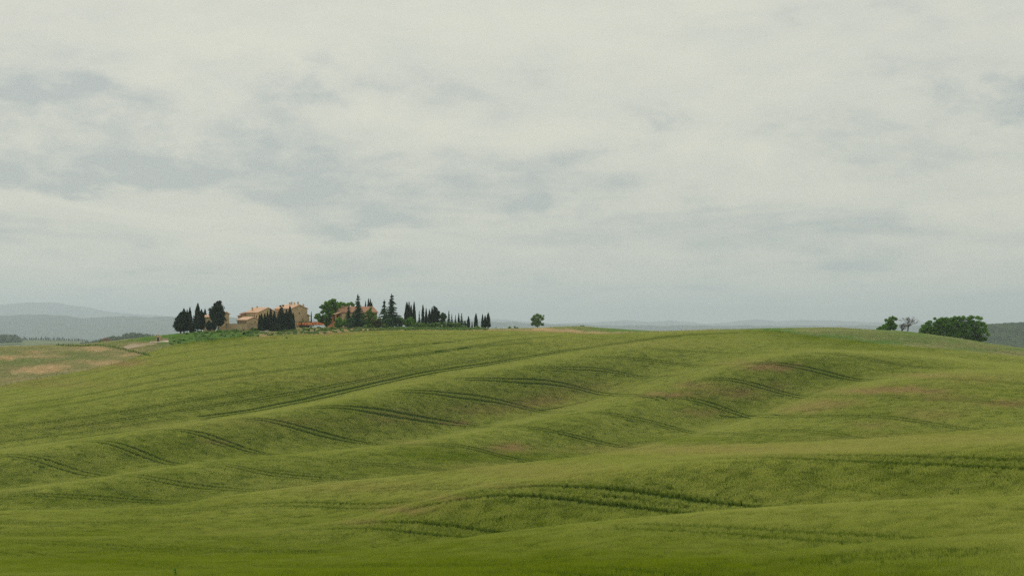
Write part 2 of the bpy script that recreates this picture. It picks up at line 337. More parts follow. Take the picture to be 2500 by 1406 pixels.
# patches of growth, and light and dark painted along crests: (px, py, rx, ry, tan, lush)
BL = [(1890,897,50,8,.9,0),(1830,890,60,8,.35,0),(1640,963,60,6,.75,0),(1690,940,40,9,.5,0),(1780,955,60,14,.35,0),(1815,963,25,8,.5,0),(1710,1008,40,9,.45,0),
      (1245,1093,34,10,.95,0),(1110,1032,26,5,.8,0),(960,1018,60,12,.35,0),(1180,1000,90,12,.35,0),(1340,975,60,14,.4,0),(1430,945,80,12,.25,0),(1290,985,50,8,.3,0),
      (2110,955,70,6,.7,0),(2200,948,60,6,.7,0),(2260,955,50,5,.6,0),(2030,985,70,9,.5,0),(1960,1000,60,8,.45,0),(2250,917,60,5,.5,0),(2460,985,60,7,.75,0),(2300,970,60,9,.4,0),
      (2130,1038,45,7,.4,0),(2270,1012,70,14,.3,0),(520,1078,30,7,.35,0),(690,1030,120,8,.22,0),(1000,1080,40,6,.2,0),(1900,940,30,10,.3,0),(2380,925,90,12,.25,0),
      (1750,1095,260,12,.16,0),(1010,1240,110,12,.18,0),(1350,1165,120,8,.18,0),(300,1040,220,8,.1,0),(800,925,260,10,.12,0),(1600,840,260,10,.1,0),  # low tan values paint the light tops of the crests
      (900,1190,180,14,.18,-.2),(1250,1143,220,14,.2,-.2),(1750,1100,420,12,.2,-.2),(2300,1072,300,14,.18,-.2),(560,1300,160,8,.06,0),(1230,1186,80,6,.25,0),(1100,1215,60,7,.38,0),(990,1245,60,8,.38,0),(890,1275,50,7,.32,0),(1250,1115,240,14,-.05,.6),(1700,1075,240,10,-.05,.6),(900,1150,240,12,0,.5),(2150,1058,250,8,0,.4),(700,1110,160,20,0,.3),(300,1225,300,25,0,.3),(1000,1105,180,20,0,.25),(300,1400,1100,120,0,.65),(1300,1420,900,110,0,.6),(2200,1420,800,100,0,.5),(1250,1250,200,30,0,.15),  # crests painted paler, ground behind them darker, to bring out the edge
      (2050,900,120,25,0,.3),(400,1090,200,25,0,.3),(2000,1180,400,30,0,.12),
      # left meadow
      (88,902,45,6,1.5,-.3),(130,892,30,4,1.1,0),(12,872,30,5,1.4,0),(85,858,30,4,.8,0),(100,868,60,3,.7,0),(230,852,60,4,.8,0),(325,862,22,6,.7,0),(250,882,80,5,.8,0),(300,890,60,5,.6,0),(60,925,120,5,.35,0),(190,902,80,3,.4,0),(290,866,30,4,.5,0),(230,847,30,3,.9,0),
      (60,882,80,8,0,.3),(190,872,60,8,0,.3),(110,940,160,6,.3,0),
      # slope below the villa
      (480,822,100,14,-.3,1.4),(560,815,60,6,-.3,1.0),(400,828,60,5,0,1.2),(650,818,14,3,1.2,0),(640,826,50,3,.3,0),(760,812,40,5,.6,0),(810,812,30,4,.9,0),(850,806,70,4,.45,0),(430,808,12,4,.9,0),(900,803,40,3,.6,0),(560,821,24,2.5,.5,0),(980,805,60,1.8,.8,0),
      (1100,805,150,1.6,.7,0),(1250,806,90,1.8,.5,0),(1340,806,50,3,.9,0),(1400,808,60,3,.7,0),(1520,800,120,6,-.4,.7),(2150,822,300,22,-.2,.55),(1450,812,50,2.5,.8,0),(1330,801,40,2,1,0),(1500,806,60,3,.0,.6),
      (1900,808,60,6,0,1.0),(2000,822,60,5,0,1.0),(2120,835,80,5,0,.8),(1980,806,70,4,.35,0),(2250,838,120,8,.2,.1),(2300,852,200,4,0,.6)]
def patches(px, d, z):
    py = HY - F * (z + .45) / d
    tan = np.zeros(len(px)); lush = np.zeros(len(px))
    wx = 12 * np.sin(px * .05 + py * .2) + 7 * np.sin(px * .13 - py * .33 + 1); wy = 2.0 * np.sin(px * .09 + 2) + 1.5 * np.sin(px * .21 + py * .1)
    for (bx, by, rx, ry, a, b) in BL:
        m = np.abs(px - bx) < rx * 3.2
        g = np.exp(-0.8 * (((px[m] + wx[m] - bx) / rx) ** 2 + ((py[m] + wy[m] * min(1, ry / 8) - by) / ry) ** 2))
        tan[m] += a * g; lush[m] += b * g
    return np.clip(tan, 0, 1), lush
ZTOP = ZG.copy()      # the rows above describe the crop surface; the soil lies below it
_zn = np.clip((YG - edge_d(np.repeat(cols[None, :], len(rows), 0))) / 3.0 + .5, 0, 1)
ZG = ZG - (.50 * (1 - _zn) + .20 * _zn)
gv = np.stack([XG, YG, ZG], -1).reshape(-1, 3)
nr, nc = ZG.shape
idx = np.arange(nr * nc).reshape(nr, nc)
quads = np.stack([idx[:-1, :-1], idx[:-1, 1:], idx[1:, 1:], idx[1:, :-1]], -1).reshape(-1, 4)
me = new_mesh('wheat_field_ground', gv, quads, M_ground, True)
pxall = np.repeat(cols[None, :], nr, 0).ravel()
tn, lu = patches(pxall, gv[:, 1], gv[:, 2])
zone = np.clip((gv[:, 1] - edge_d(pxall)) / 3.0 + .5, 0, 1)
for nm, ar in (('tan', tn * np.where(zone > .5, 1, .5)), ('lush', lu), ('zone', zone)):
    a = me.attributes.new(nm, 'FLOAT', 'POINT'); a.data.foreach_set('value', ar.astype(np.float32))
tag(link('hill_ground', me), kind='structure')

# ------------------------------------------------------------------ tractor tracks (tramlines): pairs of wheel tracks pressed through the wheat, plus dark strips for fold shade
TR = [ # (pair spacing m, wheel width m, points)
 (2.4,.75,[(34,1110),(85,1117),(137,1134),(188,1154),(222,1162)]),
 (2.6,.95,[(232,1075),(273,1080),(324,1097),(376,1120),(410,1133),(437,1136)]),
 (2.5,.85,[(420,1047),(478,1054),(529,1071),(580,1090),(621,1105),(666,1112)]),
 (2.6,.95,[(615,1020),(666,1026),(717,1040),(785,1060),(850,1075),(900,1083),(970,1087),(1022,1086),(1090,1083),(1141,1088),(1193,1104),(1244,1119),(1285,1128)]),
 (2.3,.7,[(300,1158),(341,1162),(410,1178),(478,1187),(546,1193),(649,1199)]),
 (2.3,.7,[(533,1131),(563,1135),(597,1144),(649,1158),(700,1163),(734,1164)]),
 (2.3,.75,[(68,1207),(137,1209),(222,1214),(307,1221),(376,1225)]),
 (2.2,.6,[(751,1117),(802,1124),(868,1132),(954,1135),(1022,1140),(1107,1150)]),
 (2.2,.6,[(800,1163),(851,1163),(885,1168),(930,1172)]),
 (2.2,.7,[(0,1276),(102,1280),(188,1279),(260,1276)]),
 (3.0,.8,[(505,1243),(615,1233),(700,1229),(785,1231),(860,1234),(902,1235),(987,1231)]),
 (3.2,.8,[(851,1284),(919,1281),(987,1284),(1072,1293),(1157,1303),(1210,1307)]),
 (3.8,1.0,[(1191,1201),(1310,1192),(1412,1200),(1514,1213),(1600,1224),(1672,1233),(1744,1242),(1816,1248),(1888,1249)]),
 (3.2,.8,[(1870,1113),(1996,1115),(2140,1118),(2284,1124),(2392,1129),(2520,1132)]),
 (2.8,.8,[(1780,1295),(1888,1303),(2032,1312),(2140,1318),(2230,1326)]),
 (2.6,.7,[(970,1386),(1140,1385),(1242,1388),(1344,1392),(1480,1396)]),
 (2.6,.95,[(834,993),(885,997),(954,1008),(1005,1017),(1056,1026),(1124,1034),(1193,1041),(1278,1043),(1329,1049),(1397,1063),(1466,1080),(1551,1094)]),
 (2.5,.75,[(1056,958),(1141,967),(1210,976),(1278,991),(1329,1003),(1380,1010)]),
 (2.5,.75,[(1466,1006),(1534,1016),(1602,1031),(1654,1047),(1708,1057),(1798,1061)]),
 (2.5,.85,[(1210,927),(1312,930),(1380,936),(1432,948),(1466,959),(1500,965),(1578,966)]),
 (2.3,.6,[(1360,898),(1449,898),(1500,905),(1551,917),(1602,925)]),
 (2.3,.6,[(1500,872),(1578,876),(1650,886),(1690,893),(1735,895)]),
 (2.3,.6,[(1672,856),(1744,860),(1816,864),(1888,862),(1960,858)]),
 (2.6,.95,[(1895,886),(1942,891),(1996,903),(2050,919),(2097,928),(2140,929)]),
 (2.3,.7,[(2032,863),(2086,869),(2140,880),(2194,892),(2248,897),(2320,899)]),
 (2.4,.7,[(1773,923),(1834,936),(1881,949),(1924,959),(1964,969),(2050,967),(2133,965)]),
 (2.5,.8,[(1647,967),(1708,977),(1762,995),(1816,1012),(1870,1019),(1924,1018),(2032,1015),(2122,1015),(2194,1020),(2266,1032),(2338,1045),(2385,1051)]),
 (2.4,.7,[(1924,1050),(1978,1052),(2032,1058),(2068,1066),(2098,1072)]),
 (2.4,.6,[(2273,924),(2356,926),(2500,938)]),
 (2.4,.6,[(2284,974),(2356,977),(2428,983)]),
 (3.4,1.8,[(580,1010),(666,993),(785,969),(860,951),(936,934),(1039,910),(1175,891),(1312,868),(1449,847),(1560,832),(1640,820),(1750,813)]),
 (2.4,.9,[(0,1095),(102,1084),(205,1067),(320,1051)]),
 (2.4,.9,[(1244,818),(1141,829),(1005,846),(900,862)]),
 (2.4,.9,[(1329,821),(1210,836),(1073,859),(970,876)]),
 (2.4,.9,[(936,811),(1056,815),(1150,817)]),
 (2.6,.7,[(200,1330),(300,1335),(360,1347),(430,1350),(520,1344)]),(2.6,.6,[(600,1346),(740,1349),(860,1354)]),(2.6,.6,[(100,1306),(240,1308),(360,1312),(620,1316)]),(2.4,.6,[(120,1362),(260,1370),(360,1382)]),  # shade of foreground folds, drawn as dark track strips
 (2.2,.5,[(1930,1373),(2100,1363),(2300,1353),(2520,1347)]),(2.4,.5,[(900,1197),(987,1189),(1090,1189),(1240,1187)]),  # first entry: shade of a steep face drawn as a dark strip
 (2.2,.6,[(1670,1063),(1600,1079)]),(1.0,.6,[(1390,993),(1465,967)]),(1.0,.6,[(1860,1013),(1964,973)]),  # valley creases darkened with track strips
]
RW = {k[0]: k[1] for k in KEY}
def rowline(n, px): return float(np.interp(px, PX, RW[n]))
for fr, x0, x1 in ((.12,150,1000),(.30,0,900),(.47,-20,1100),(.64,0,560),(.80,-20,1250)):
    TR.append((2.8, 1.05, [(x, rowline('e', x)*(1-fr) + rowline('r1', x)*fr) for x in range(x0, x1, 60)]))
for fr, x0, x1 in ((.28,0,700),(.55,100,1350),(.8,-20,520)):
    TR.append((1.6, .45, [(x, rowline('r1', x)*(1-fr) + rowline('v1', x)*fr) for x in range(x0, x1, 60)]))
for fr, x0, x1 in ((.3,2150,2520),(.75,2100,2520)):
    TR.append((1.6, .45, [(x, rowline('r1', x)*(1-fr) + rowline('r2', x)*fr) for x in range(x0, x1, 60)]))
GX0, GY0, CELL = -420.0, 30.0, 0.25
mask = np.zeros((int(840 / CELL), int(850 / CELL)), np.uint8)      # 1 = wheel track or shade strip, 2 = strip beside it
def paint(x, y, r, val):
    n = int(r / CELL) + 1; i, j = int((x - GX0) / CELL), int((y - GY0) / CELL)
    i0, i1, j0, j1 = max(i-n, 0), min(i+n+1, mask.shape[0]), max(j-n, 0), min(j+n+1, mask.shape[1])
    if i0 >= i1 or j0 >= j1: return
    gx = GX0 + (np.arange(i0, i1) + .5) * CELL - x; gy = GY0 + (np.arange(j0, j1) + .5) * CELL - y
    m = gx[:, None]**2 + gy[None, :]**2 <= r * r
    sub = mask[i0:i1, j0:j1]
    if val == 1: sub[m] = 1
    else: sub[m & (sub == 0)] = 2
paths = []
for sp, ww, pts in TR:
    P = np.array(pts, float); s = np.concatenate([[0], np.cumsum(np.hypot(*np.diff(P, axis=0).T))])
    q = np.arange(0, s[-1], 5.0); ux, uy = np.interp(q, s, P[:, 0]), np.interp(q, s, P[:, 1])
    uy = smooth(uy[None, :], 5, 1)[0]
    ds = np.array([at(a, b) for a, b in zip(ux, uy)])
    runs = np.split(np.arange(len(ds)), np.nonzero(np.abs(np.diff(ds)) > 16)[0] + 1)
    for run in runs:
        if len(run) < 4: continue
        dd = smooth(ds[run][None, :], 3, 1)[0]; xx = (ux[run] - CX) * dd / F
        L = np.concatenate([[0], np.cumsum(np.hypot(np.diff(xx), np.diff(dd)))])
        if L[-1] < 6: continue
        ww2 = ww * (.92 if dd.mean() < 420 else 1.25 if ww < 1.2 else 1.1)
        t = np.arange(0, L[-1], 1.0); x, y = np.interp(t, L, xx), np.interp(t, L, dd)
        x = smooth(x[None, :], 4, 1)[0]; y = smooth(y[None, :], 4, 1)[0]
        if ww >= .6 and len(x) > 6:      # the tracks run on over the rise and through the hollow
            e0 = np.array([x[0] - x[4], y[0] - y[4]]); e1 = np.array([x[-1] - x[-5], y[-1] - y[-5]]); e0 /= np.linalg.norm(e0); e1 /= np.linalg.norm(e1)
            k1 = np.arange(1, 15.0); x = np.concatenate([(x[0] + e0[0]*k1)[::-1], x, x[-1] + e1[0]*k1]); y = np.concatenate([(y[0] + e0[1]*k1)[::-1], y, y[-1] + e1[1]*k1]); t = np.arange(len(x)) * 1.0
        tx, ty = np.gradient(x), np.gradient(y); l = np.hypot(tx, ty) + 1e-6; nx, ny = -ty / l, tx / l
        for sg in (-1, 1):
            wob = 0.12 * np.sin(t * .23 + sg)
            cx_, cy_ = x + nx * (sp / 2 * sg + wob), y + ny * (sp / 2 * sg + wob)
            paths.append((cx_, cy_, nx, ny, ww2))
for cx_, cy_, nx, ny, ww in paths:
    for a, b, c, e in zip(cx_[:-1], cy_[:-1], cx_[1:], cy_[1:]):
        for k in range(4): paint(a + (c-a)*k/4, b + (e-b)*k/4, ww / 2 + .12, 1)
for cx_, cy_, nx, ny, ww in paths:
    for a, b in zip(cx_, cy_): paint(a, b, ww / 2 + 1.25, 2)
for cx_, cy_, nx, ny, ww in paths:
    v = []; 
    for k in range(len(cx_)):
        for s_ in (-.5, -.17, .17, .5):
            X_, Y_ = cx_[k] + nx[k] * ww * s_, cy_[k] + ny[k] * ww * s_
            v.append((X_, Y_, gxy(X_, Y_) + (.05 if abs(s_) > .3 else .03)))
    n = len(cx_); f = [(4*i+j, 4*i+j+1, 4*i+5+j, 4*i+4+j) for i in range(n-1) for j in range(3)]
    tag(link('track_or_shade_strip', new_mesh('track_or_shade_strip', v, f, M_track, True)), kind='structure')

# ------------------------------------------------------------------ wheat: real plants, set out everywhere the field shows
def patch_mesh(name, n, size, hgt, wid, lean, mat, headfrac=.55):
    v = []; f = []; hh = []
    r = random.Random(name)
    for _ in range(n):
        x, y = r.uniform(-size/2, size/2), r.uniform(-size/2, size/2)
        h = hgt * r.uniform(.86, 1.08); a = r.uniform(0, 2*math.pi); w = wid * r.uniform(.7, 1.3)
        lx, ly = r.gauss(.25, .5) * lean, r.gauss(0, .5) * lean
        ca, sa = math.cos(a) * w / 2, math.sin(a) * w / 2; b = len(v)
        z0 = -0.12; m = .6
        v += [(x-ca, y-sa, z0), (x+ca, y+sa, z0), (x+ca+lx*m*m, y+sa+ly*m*m, h*m), (x-ca+lx*m*m, y-sa+ly*m*m, h*m), (x+lx, y+ly, h)]
        f += [(b, b+1, b+2, b+3), (b+3, b+2, b+4)]; hh += [0, 0, .3, .3, .55]
        if r.random() < headfrac:      # ear of wheat
            b = len(v); c = w * .8
            v += [(x+lx*.7-c/2, y+ly*.7, h*.92), (x+lx*.7+c/2, y+ly*.7, h*.92), (x+lx*1.1, y+ly*1.1, h*1.27)]
            f.append((b, b+1, b+2)); hh += [1, 1, 1]
    me = new_mesh(name, v, f, mat)
    a = me.attributes.new('h', 'FLOAT', 'POINT'); a.data.foreach_set('value', np.array(hh, np.float32))
    return me
def scatter(name, pts, scl, tan, lush, which, meshes, label=None):
    n = len(pts); me = bpy.data.meshes.new(name)
    me.vertices.add(n); me.vertices.foreach_set('co', np.asarray(pts, np.float32).ravel()); me.update()
    pts = np.asarray(pts, float); e_ = .8                       # plants follow the slope of the ground
    g0 = lambda x, y: gz(CX + F * x / y, y)
    sx_ = (g0(pts[:, 0] + e_, pts[:, 1]) - g0(pts[:, 0] - e_, pts[:, 1])) / (2 * e_)
    sy_ = (g0(pts[:, 0], pts[:, 1] + e_) - g0(pts[:, 0], pts[:, 1] - e_)) / (2 * e_)
    nz = np.stack([-sx_, -sy_, np.ones(n)], 1); nz /= np.linalg.norm(nz, axis=1)[:, None]
    ax = np.stack([np.ones(n), np.zeros(n), sx_], 1); ax /= np.linalg.norm(ax, axis=1)[:, None]; ay = np.cross(nz, ax)
    ro = rg.uniform(0, 6.283, n)[:, None]; bx = ax * np.cos(ro) + ay * np.sin(ro); by = np.cross(nz, bx)
    eu = np.stack([np.arctan2(by[:, 2], nz[:, 2]), -np.arcsin(np.clip(bx[:, 2], -1, 1)), np.arctan2(bx[:, 1], bx[:, 0])], 1)
    a = me.attributes.new('rot', 'FLOAT_VECTOR', 'POINT'); a.data.foreach_set('vector', eu.astype(np.float32).ravel())
    for nm, ar in (('tan', tan), ('lush', lush), ('scl', scl)):
        a = me.attributes.new(nm, 'FLOAT', 'POINT'); a.data.foreach_set('value', np.asarray(ar, np.float32))
    a = me.attributes.new('which', 'INT', 'POINT'); a.data.foreach_set('value', np.asarray(which, np.int32))
    o = link(name, me); tag(o, kind='stuff')
    ng = bpy.data.node_groups.new(name + '_nodes', 'GeometryNodeTree')
    ng.interface.new_socket('Geometry', in_out='INPUT', socket_type='NodeSocketGeometry'); ng.interface.new_socket('Geometry', in_out='OUTPUT', socket_type='NodeSocketGeometry')
    gi = ng.nodes.new('NodeGroupInput'); go = ng.nodes.new('NodeGroupOutput')
    src = bpy.data.collections.new(name + '_sources')
    for k, m in enumerate(meshes):
        so = bpy.data.objects.new('%s_%02d' % (name, k), m); src.objects.link(so)
    ci = ng.nodes.new('GeometryNodeCollectionInfo'); ci.inputs['Collection'].default_value = src
    ci.inputs['Separate Children'].default_value = True; ci.inputs['Reset Children'].default_value = True
    ip = ng.nodes.new('GeometryNodeInstanceOnPoints'); ip.inputs['Pick Instance'].default_value = True
    def attr(nm, dt):
        a = ng.nodes.new('GeometryNodeInputNamedAttribute'); a.data_type = dt; a.inputs['Name'].default_value = nm; return a.outputs['Attribute']
    e2r = ng.nodes.new('FunctionNodeEulerToRotation'); ng.links.new(attr('rot', 'FLOAT_VECTOR'), e2r.inputs[0])
    sc_ = ng.nodes.new('ShaderNodeCombineXYZ'); sc_.inputs[0].default_value = 1; sc_.inputs[1].default_value = 1; ng.links.new(attr('scl', 'FLOAT'), sc_.inputs[2])
    ng.links.new(gi.outputs[0], ip.inputs['Points']); ng.links.new(ci.outputs[0], ip.inputs['Instance'])
    ng.links.new(attr('which', 'INT'), ip.inputs['Instance Index'])
    ng.links.new(e2r.outputs[0], ip.inputs['Rotation']); ng.links.new(sc_.outputs[0], ip.inputs['Scale'])
    ng.links.new(ip.outputs[0], go.inputs[0])
    md = o.modifiers.new('plants', 'NODES'); md.node_group = ng
    return o
def grid_pts(d0, d1, step, jit=.5, pxlo=-260, pxhi=2760):
    ys = np.arange(d0, d1, step); out = []
    for y in ys:
        x = np.arange((pxlo - CX) * y / F, (pxhi - CX) * y / F, step)
        out.append(np.stack([x + rg.uniform(-jit, jit, len(x)) * step, np.full(len(x), y) + rg.uniform(-jit, jit, len(x)) * step], 1))
    return np.concatenate(out)
def mval(P):
    i = ((P[:, 0] - GX0) / CELL).astype(int); j = ((P[:, 1] - GY0) / CELL).astype(int)
    ok = (i >= 0) & (i < mask.shape[0]) & (j >= 0) & (j < mask.shape[1]); r = np.zeros(len(P), int); r[ok] = mask[i[ok], j[ok]]; return r
wm = [patch_mesh('wheat_a%d' % k, 560, 1.3, .55, .015, .16, M_wheat) for k in range(3)]
wm += [patch_mesh('wheat_b%d' % k, 400, 1.7, .55, .031, .16, M_wheat) for k in range(3)]
wm += [patch_mesh('wheat_c%d' % k, 300, 2.6, .55, .062, .18, M_wheat) for k in range(3)]
wm += [patch_mesh('wheat_s%d' % k, 26, .34, .55, .028, .10, M_wheat) for k in range(3)]
sets = []
for d0, d1, st, base in ((52, 150, .80, 0), (150, 330, 1.0, 3), (330, 800, 1.5, 6)):
    P = grid_pts(d0, d1, st); mv = mval(P); P = P[mv == 0]
    sets.append((P, rg.integers(0, 3, len(P)) + base))
P = grid_pts(60, 790, .30); mv = mval(P); P = P[mv == 2]; sets.append((P, rg.integers(0, 3, len(P)) + 9))
P = np.concatenate([s[0] for s in sets]); wh = np.concatenate([s[1] for s in sets])
px = CX + F * P[:, 0] / P[:, 1]; keep = P[:, 1] < edge_d(px); P, wh, px = P[keep], wh[keep], px[keep]
pz = gz(px, P[:, 1]); tn, lu = patches(px, P[:, 1], pz)
hvar = 1.0 + .03 * np.sin(P[:, 0] * .35 + 2 * np.sin(P[:, 1] * .13)) * np.sin(P[:, 1] * .41) + rg.normal(0, .04, len(P))
print('wheat patches', len(P))
scatter('wheat', np.column_stack([P, pz]), hvar * (1 - .45 * tn), tn, lu, wh, wm)
gm = [patch_mesh('grass_a%d' % k, 130, 1.9, .30, .06, .2, M_meadow, .3) for k in range(3)]
P = grid_pts(380, 900, 1.7); px = CX + F * P[:, 0] / P[:, 1]; keep = P[:, 1] > edge_d(px); P, px = P[keep], px[keep]
pz = gz(px, P[:, 1]); tn, lu = patches(px, P[:, 1], pz)
print('grass patches', len(P))
hv = 1.0 + .5 * np.sin(P[:, 0]*.21 + 1.7*np.sin(P[:, 1]*.09)) * np.sin(P[:, 1]*.17) + rg.normal(0, .2, len(P))
scatter('meadow_grass', np.column_stack([P, pz]), np.clip(hv, .3, 2), tn, lu, rg.integers(0, 3, len(P)), gm)

# ------------------------------------------------------------------ far country
def far_mat(name, a, b, c, scale, scale2):
    m, t, p, o = mat_base(name, 0.95)
    n = noise_(t, pos(t, (1, .35, 1)), scale, 4); n2 = noise_(t, pos(t), scale2, 4, .65)
    cc = MIX(t, RAMP(t, n, [(0.42, 0), (0.55, 1)]), a, b); cc = MIX(t, RAMP(t, n2, [(0.5, 0), (0.58, 1)]), cc, c)
    t.links.new(cc, p.inputs['Base Color']); return m
M_plain = far_mat('valley_fields', (0.13, 0.17, 0.06), (0.20, 0.20, 0.09), (0.045, 0.07, 0.03), .0016, .006)
M_mount = far_mat('mountain_slopes', (0.025, 0.045, 0.038), (0.045, 0.065, 0.05), (0.018, 0.035, 0.03), .0005, .002)
def sheet(name, d0, d1, nrow, p0, p1, ncol, zf, mat):
    ds = np.exp(np.linspace(math.log(d0), math.log(d1), nrow)); ps = np.linspace(p0, p1, ncol)
    D, P_ = np.meshgrid(ds, ps, indexing='ij'); X_ = (P_ - CX) * D / F; Z_ = zf(P_, D, X_)
    ii = np.arange(nrow * ncol).reshape(nrow, ncol)
    q = np.stack([ii[:-1, :-1], ii[:-1, 1:], ii[1:, 1:], ii[1:, :-1]], -1).reshape(-1, 4)
    o = link(name, new_mesh(name, np.stack([X_, D, Z_], -1).reshape(-1, 3), q, mat, True)); return tag(o, kind='structure')
me = new_mesh('valley_floor', [(-45000, -6000, -78), (45000, -6000, -78), (45000, 45000, -78), (-45000, 45000, -78)], [(0, 1, 2, 3)], M_plain)
tag(link('valley_floor', me), kind='structure')
def bump(P_, D, px, d, rx, rd): return np.exp(-((P_ - px) / rx) ** 2 - (np.log(D / d) / rd) ** 2)
def zval(P_, D, X_):
    z = -58 + 20 * bump(P_, D, 60, 2300, 260, .22) + 8 * np.sin(X_ * .004 + D * .0011) * np.clip((D - 1500) / 3000, 0, 1)
    z = z + 43 * bump(P_, D, 330, 3300, 170, .20) + 40 * bump(P_, D, 40, 4300, 260, .16) + 34 * bump(P_, D, 700, 4500, 300, .2)
    return z * np.clip(1 - ((D - 7000) / 4000), 0, 1) - 70 * np.clip((D - 7000) / 4000, 0, 1)
sheet('valley_fields', 1500, 11000, 160, -1500, 4200, 300, zval, M_plain)
def ridge_fn(pts, D0, width, seed, rough=1.0):
    xs = [p[0] for p in pts]; ys = [p[1] for p in pts]
    def zf(P_, D, X_):
        top = (HY - np.interp(P_, xs, ys)) * D0 / F
        nz = rough * D0 / 4000 * (np.sin(P_ * .045 + seed) * .8 + np.sin(P_ * .11 + 2 * seed) * .5 + np.sin(P_ * .29 + seed * 3) * .3)
        t = (D - D0) / width; prof = np.exp(-t * t * 2.2)
        gul = 1 + .12 * np.sin(P_ * .08 + D * .003 + seed) * np.clip(np.abs(t) * 2, 0, 1)
        return -78 + (top + nz + 78) * prof * gul
    return zf
sheet('near_mountains', 12000, 24000, 60, -1500, 4300, 420, ridge_fn([(-1500,800),(-400,778),(0,773),(60,767),(120,768),(200,776),(300,772),(430,774),(560,776),(700,781),(900,784),(1100,784),(1200,784),(1300,790),(1500,794),(2000,795),(4300,790)], 17000, 3500, 1.0), M_mount)
sheet('far_mountains', 26000, 42000, 60, -1500, 4300, 520, ridge_fn([(-1500,790),(-400,765),(-100,752),(0,744),(60,739),(120,738),(200,748),(270,762),(350,768),(430,773),(560,776),(800,778),(1000,780),(1200,778),(1250,782),(1350,790),(1430,788),(1480,785),(1530,781),(1570,785),(1640,783),(1690,787),(1720,791),(1790,786),(1840,779),(1900,784),(1960,781),(2040,782),(2100,786),(2200,786),(2400,790),(4300,785)], 32000, 5000, 2.2, .35), M_mount)
# wooded ridge at the right
M_woodhill = far_mat('wooded_slope', (0.030, 0.055, 0.022), (0.050, 0.080, 0.032), (0.016, 0.032, 0.014), .02, .05)
def zwood(P_, D, X_):
    top = np.interp(P_, [1500, 2150, 2300, 2415, 2460, 2500, 2700, 3200, 4200], [-60, -20, 5, 17, 19.5, 21.5, 31, 36, 22])
    t = (D - 3600) / 1000; z = -78 + (top + 78) * np.exp(-t * t * 1.6)
    return z + 1.4 * (np.sin(X_ * .21 + 1.3 * np.sin(D * .13)) * np.sin(D * .19 + X_ * .07)) + 1.1 * np.sin(X_ * .47 + D * .08) * np.sin(D * .33)
sheet('wooded_ridge', 2350, 5600, 420, 2080, 2900, 420, zwood, M_woodhill)

# ------------------------------------------------------------------ trees
def leafcloud(centres, radii, n, leaf, rr, flat=.8, up=0.0, shell=.55):
    """leaf-sized faces spread through the clumps given by centres and radii"""
    v = []; f = []
    wt = [r * r for r in radii]; 
    for _ in range(n):
        k = rr.choices(range(len(centres)), wt)[0]; c, r = centres[k], radii[k]
        while True:
            d = Vector((rr.gauss(0, 1), rr.gauss(0, 1), rr.gauss(0, 1)))
            if d.length > .01: break
        d.normalize(); q = r * (shell + (1 - shell) * rr.random()) * rr.uniform(.8, 1.12)
        p = Vector(c) + Vector((d.x * q, d.y * q, d.z * q * flat))
        nrm = (d + Vector((rr.gauss(0, .5), rr.gauss(0, .5), rr.gauss(0, .5) + up))).normalized()
        t1 = nrm.orthogonal().normalized(); t1.rotate(__import__('mathutils').Quaternion(nrm, rr.uniform(0, 6.28))); t2 = nrm.cross(t1)
        s = leaf * rr.uniform(.6, 1.35); b = len(v)
        v += [tuple(p - t1*s*.5 - t2*s*.35), tuple(p + t1*s*.5 - t2*s*.2), tuple(p + t1*s*.25 + t2*s*.5), tuple(p - t1*s*.4 + t2*s*.4)]
        f.append((b, b+1, b+2, b+3))
    return v, f
def cypress_mesh(name, seed, broad=False):
    """unit cypress: height 1, width about 1 (scaled per tree)"""
    rr = random.Random(seed); v = []; f = []
    ph = [rr.uniform(0, 6.28) for _ in range(4)]
    def R(t, a):
        if broad: base = .5 * (math.sin(math.pi * min(1, t * .80 + .13)) ** .7) * (1 - t ** 5)
        else: base = .5 * min(1, (t * 9 + .25)) ** .6 * (1 - t ** 1.7) ** .75
        return base * (1 + .12 * math.sin(a * 2 + ph[0] + t * 5) + .10 * math.sin(a * 3 + t * 13 + ph[1]) + .06 * math.sin(t * 31 + ph[2] + a))
    ns, na = 14, 9
    for i in range(ns + 1):
        t = i / ns
        for k in range(na):
            a = 6.283 * k / na; r = R(t, a) * .80; v.append((r * math.cos(a), r * math.sin(a), .06 + .92 * t * .98))
    for i in range(ns):
        for k in range(na): f.append((i*na + k, i*na + (k+1) % na, (i+1)*na + (k+1) % na, (i+1)*na + k))
    for _ in range(1500):
        t = rr.random() ** .9; a = rr.uniform(0, 6.283); r = R(t, a) * rr.uniform(.78, 1.08)
        z = .05 + .93 * t; p = (r * math.cos(a), r * math.sin(a), z)
        s = rr.uniform(.05, .11) * (1.2 - .5 * t); h = rr.uniform(.022, .05); ta = a + 1.57 + rr.uniform(-.7, .7); out = rr.uniform(.0, .06)
        b = len(v); v += [(p[0] - s*math.cos(ta), p[1] - s*math.sin(ta), z - h*.4), (p[0] + s*math.cos(ta), p[1] + s*math.sin(ta), z - h*.3), (p[0] + out*math.cos(a), p[1] + out*math.sin(a), z + h)]
        f.append((b, b+1, b+2))
    return new_mesh(name, v, f, M_cyp)
def trunk_mesh(name, r0, r1, h, lean=0): 
    m = MB(); m.tube([(0, 0, -.3), (lean*.3, 0, h*.5), (lean, 0, h)], [r0, (r0+r1)/2, r1], 7); return new_mesh(name, m.v, m.f, M_bark, True)
CYP = [cypress_mesh('cypress_crown', 10 + k) for k in range(4)]; CYPB = [cypress_mesh('broad_cypress_crown', 30 + k, True) for k in range(3)]
CTR = trunk_mesh('cypress_trunk', .16, .08, 1.0)
def mpp(d): return d / F
def base_z(px, d): return float(gz(px, d))
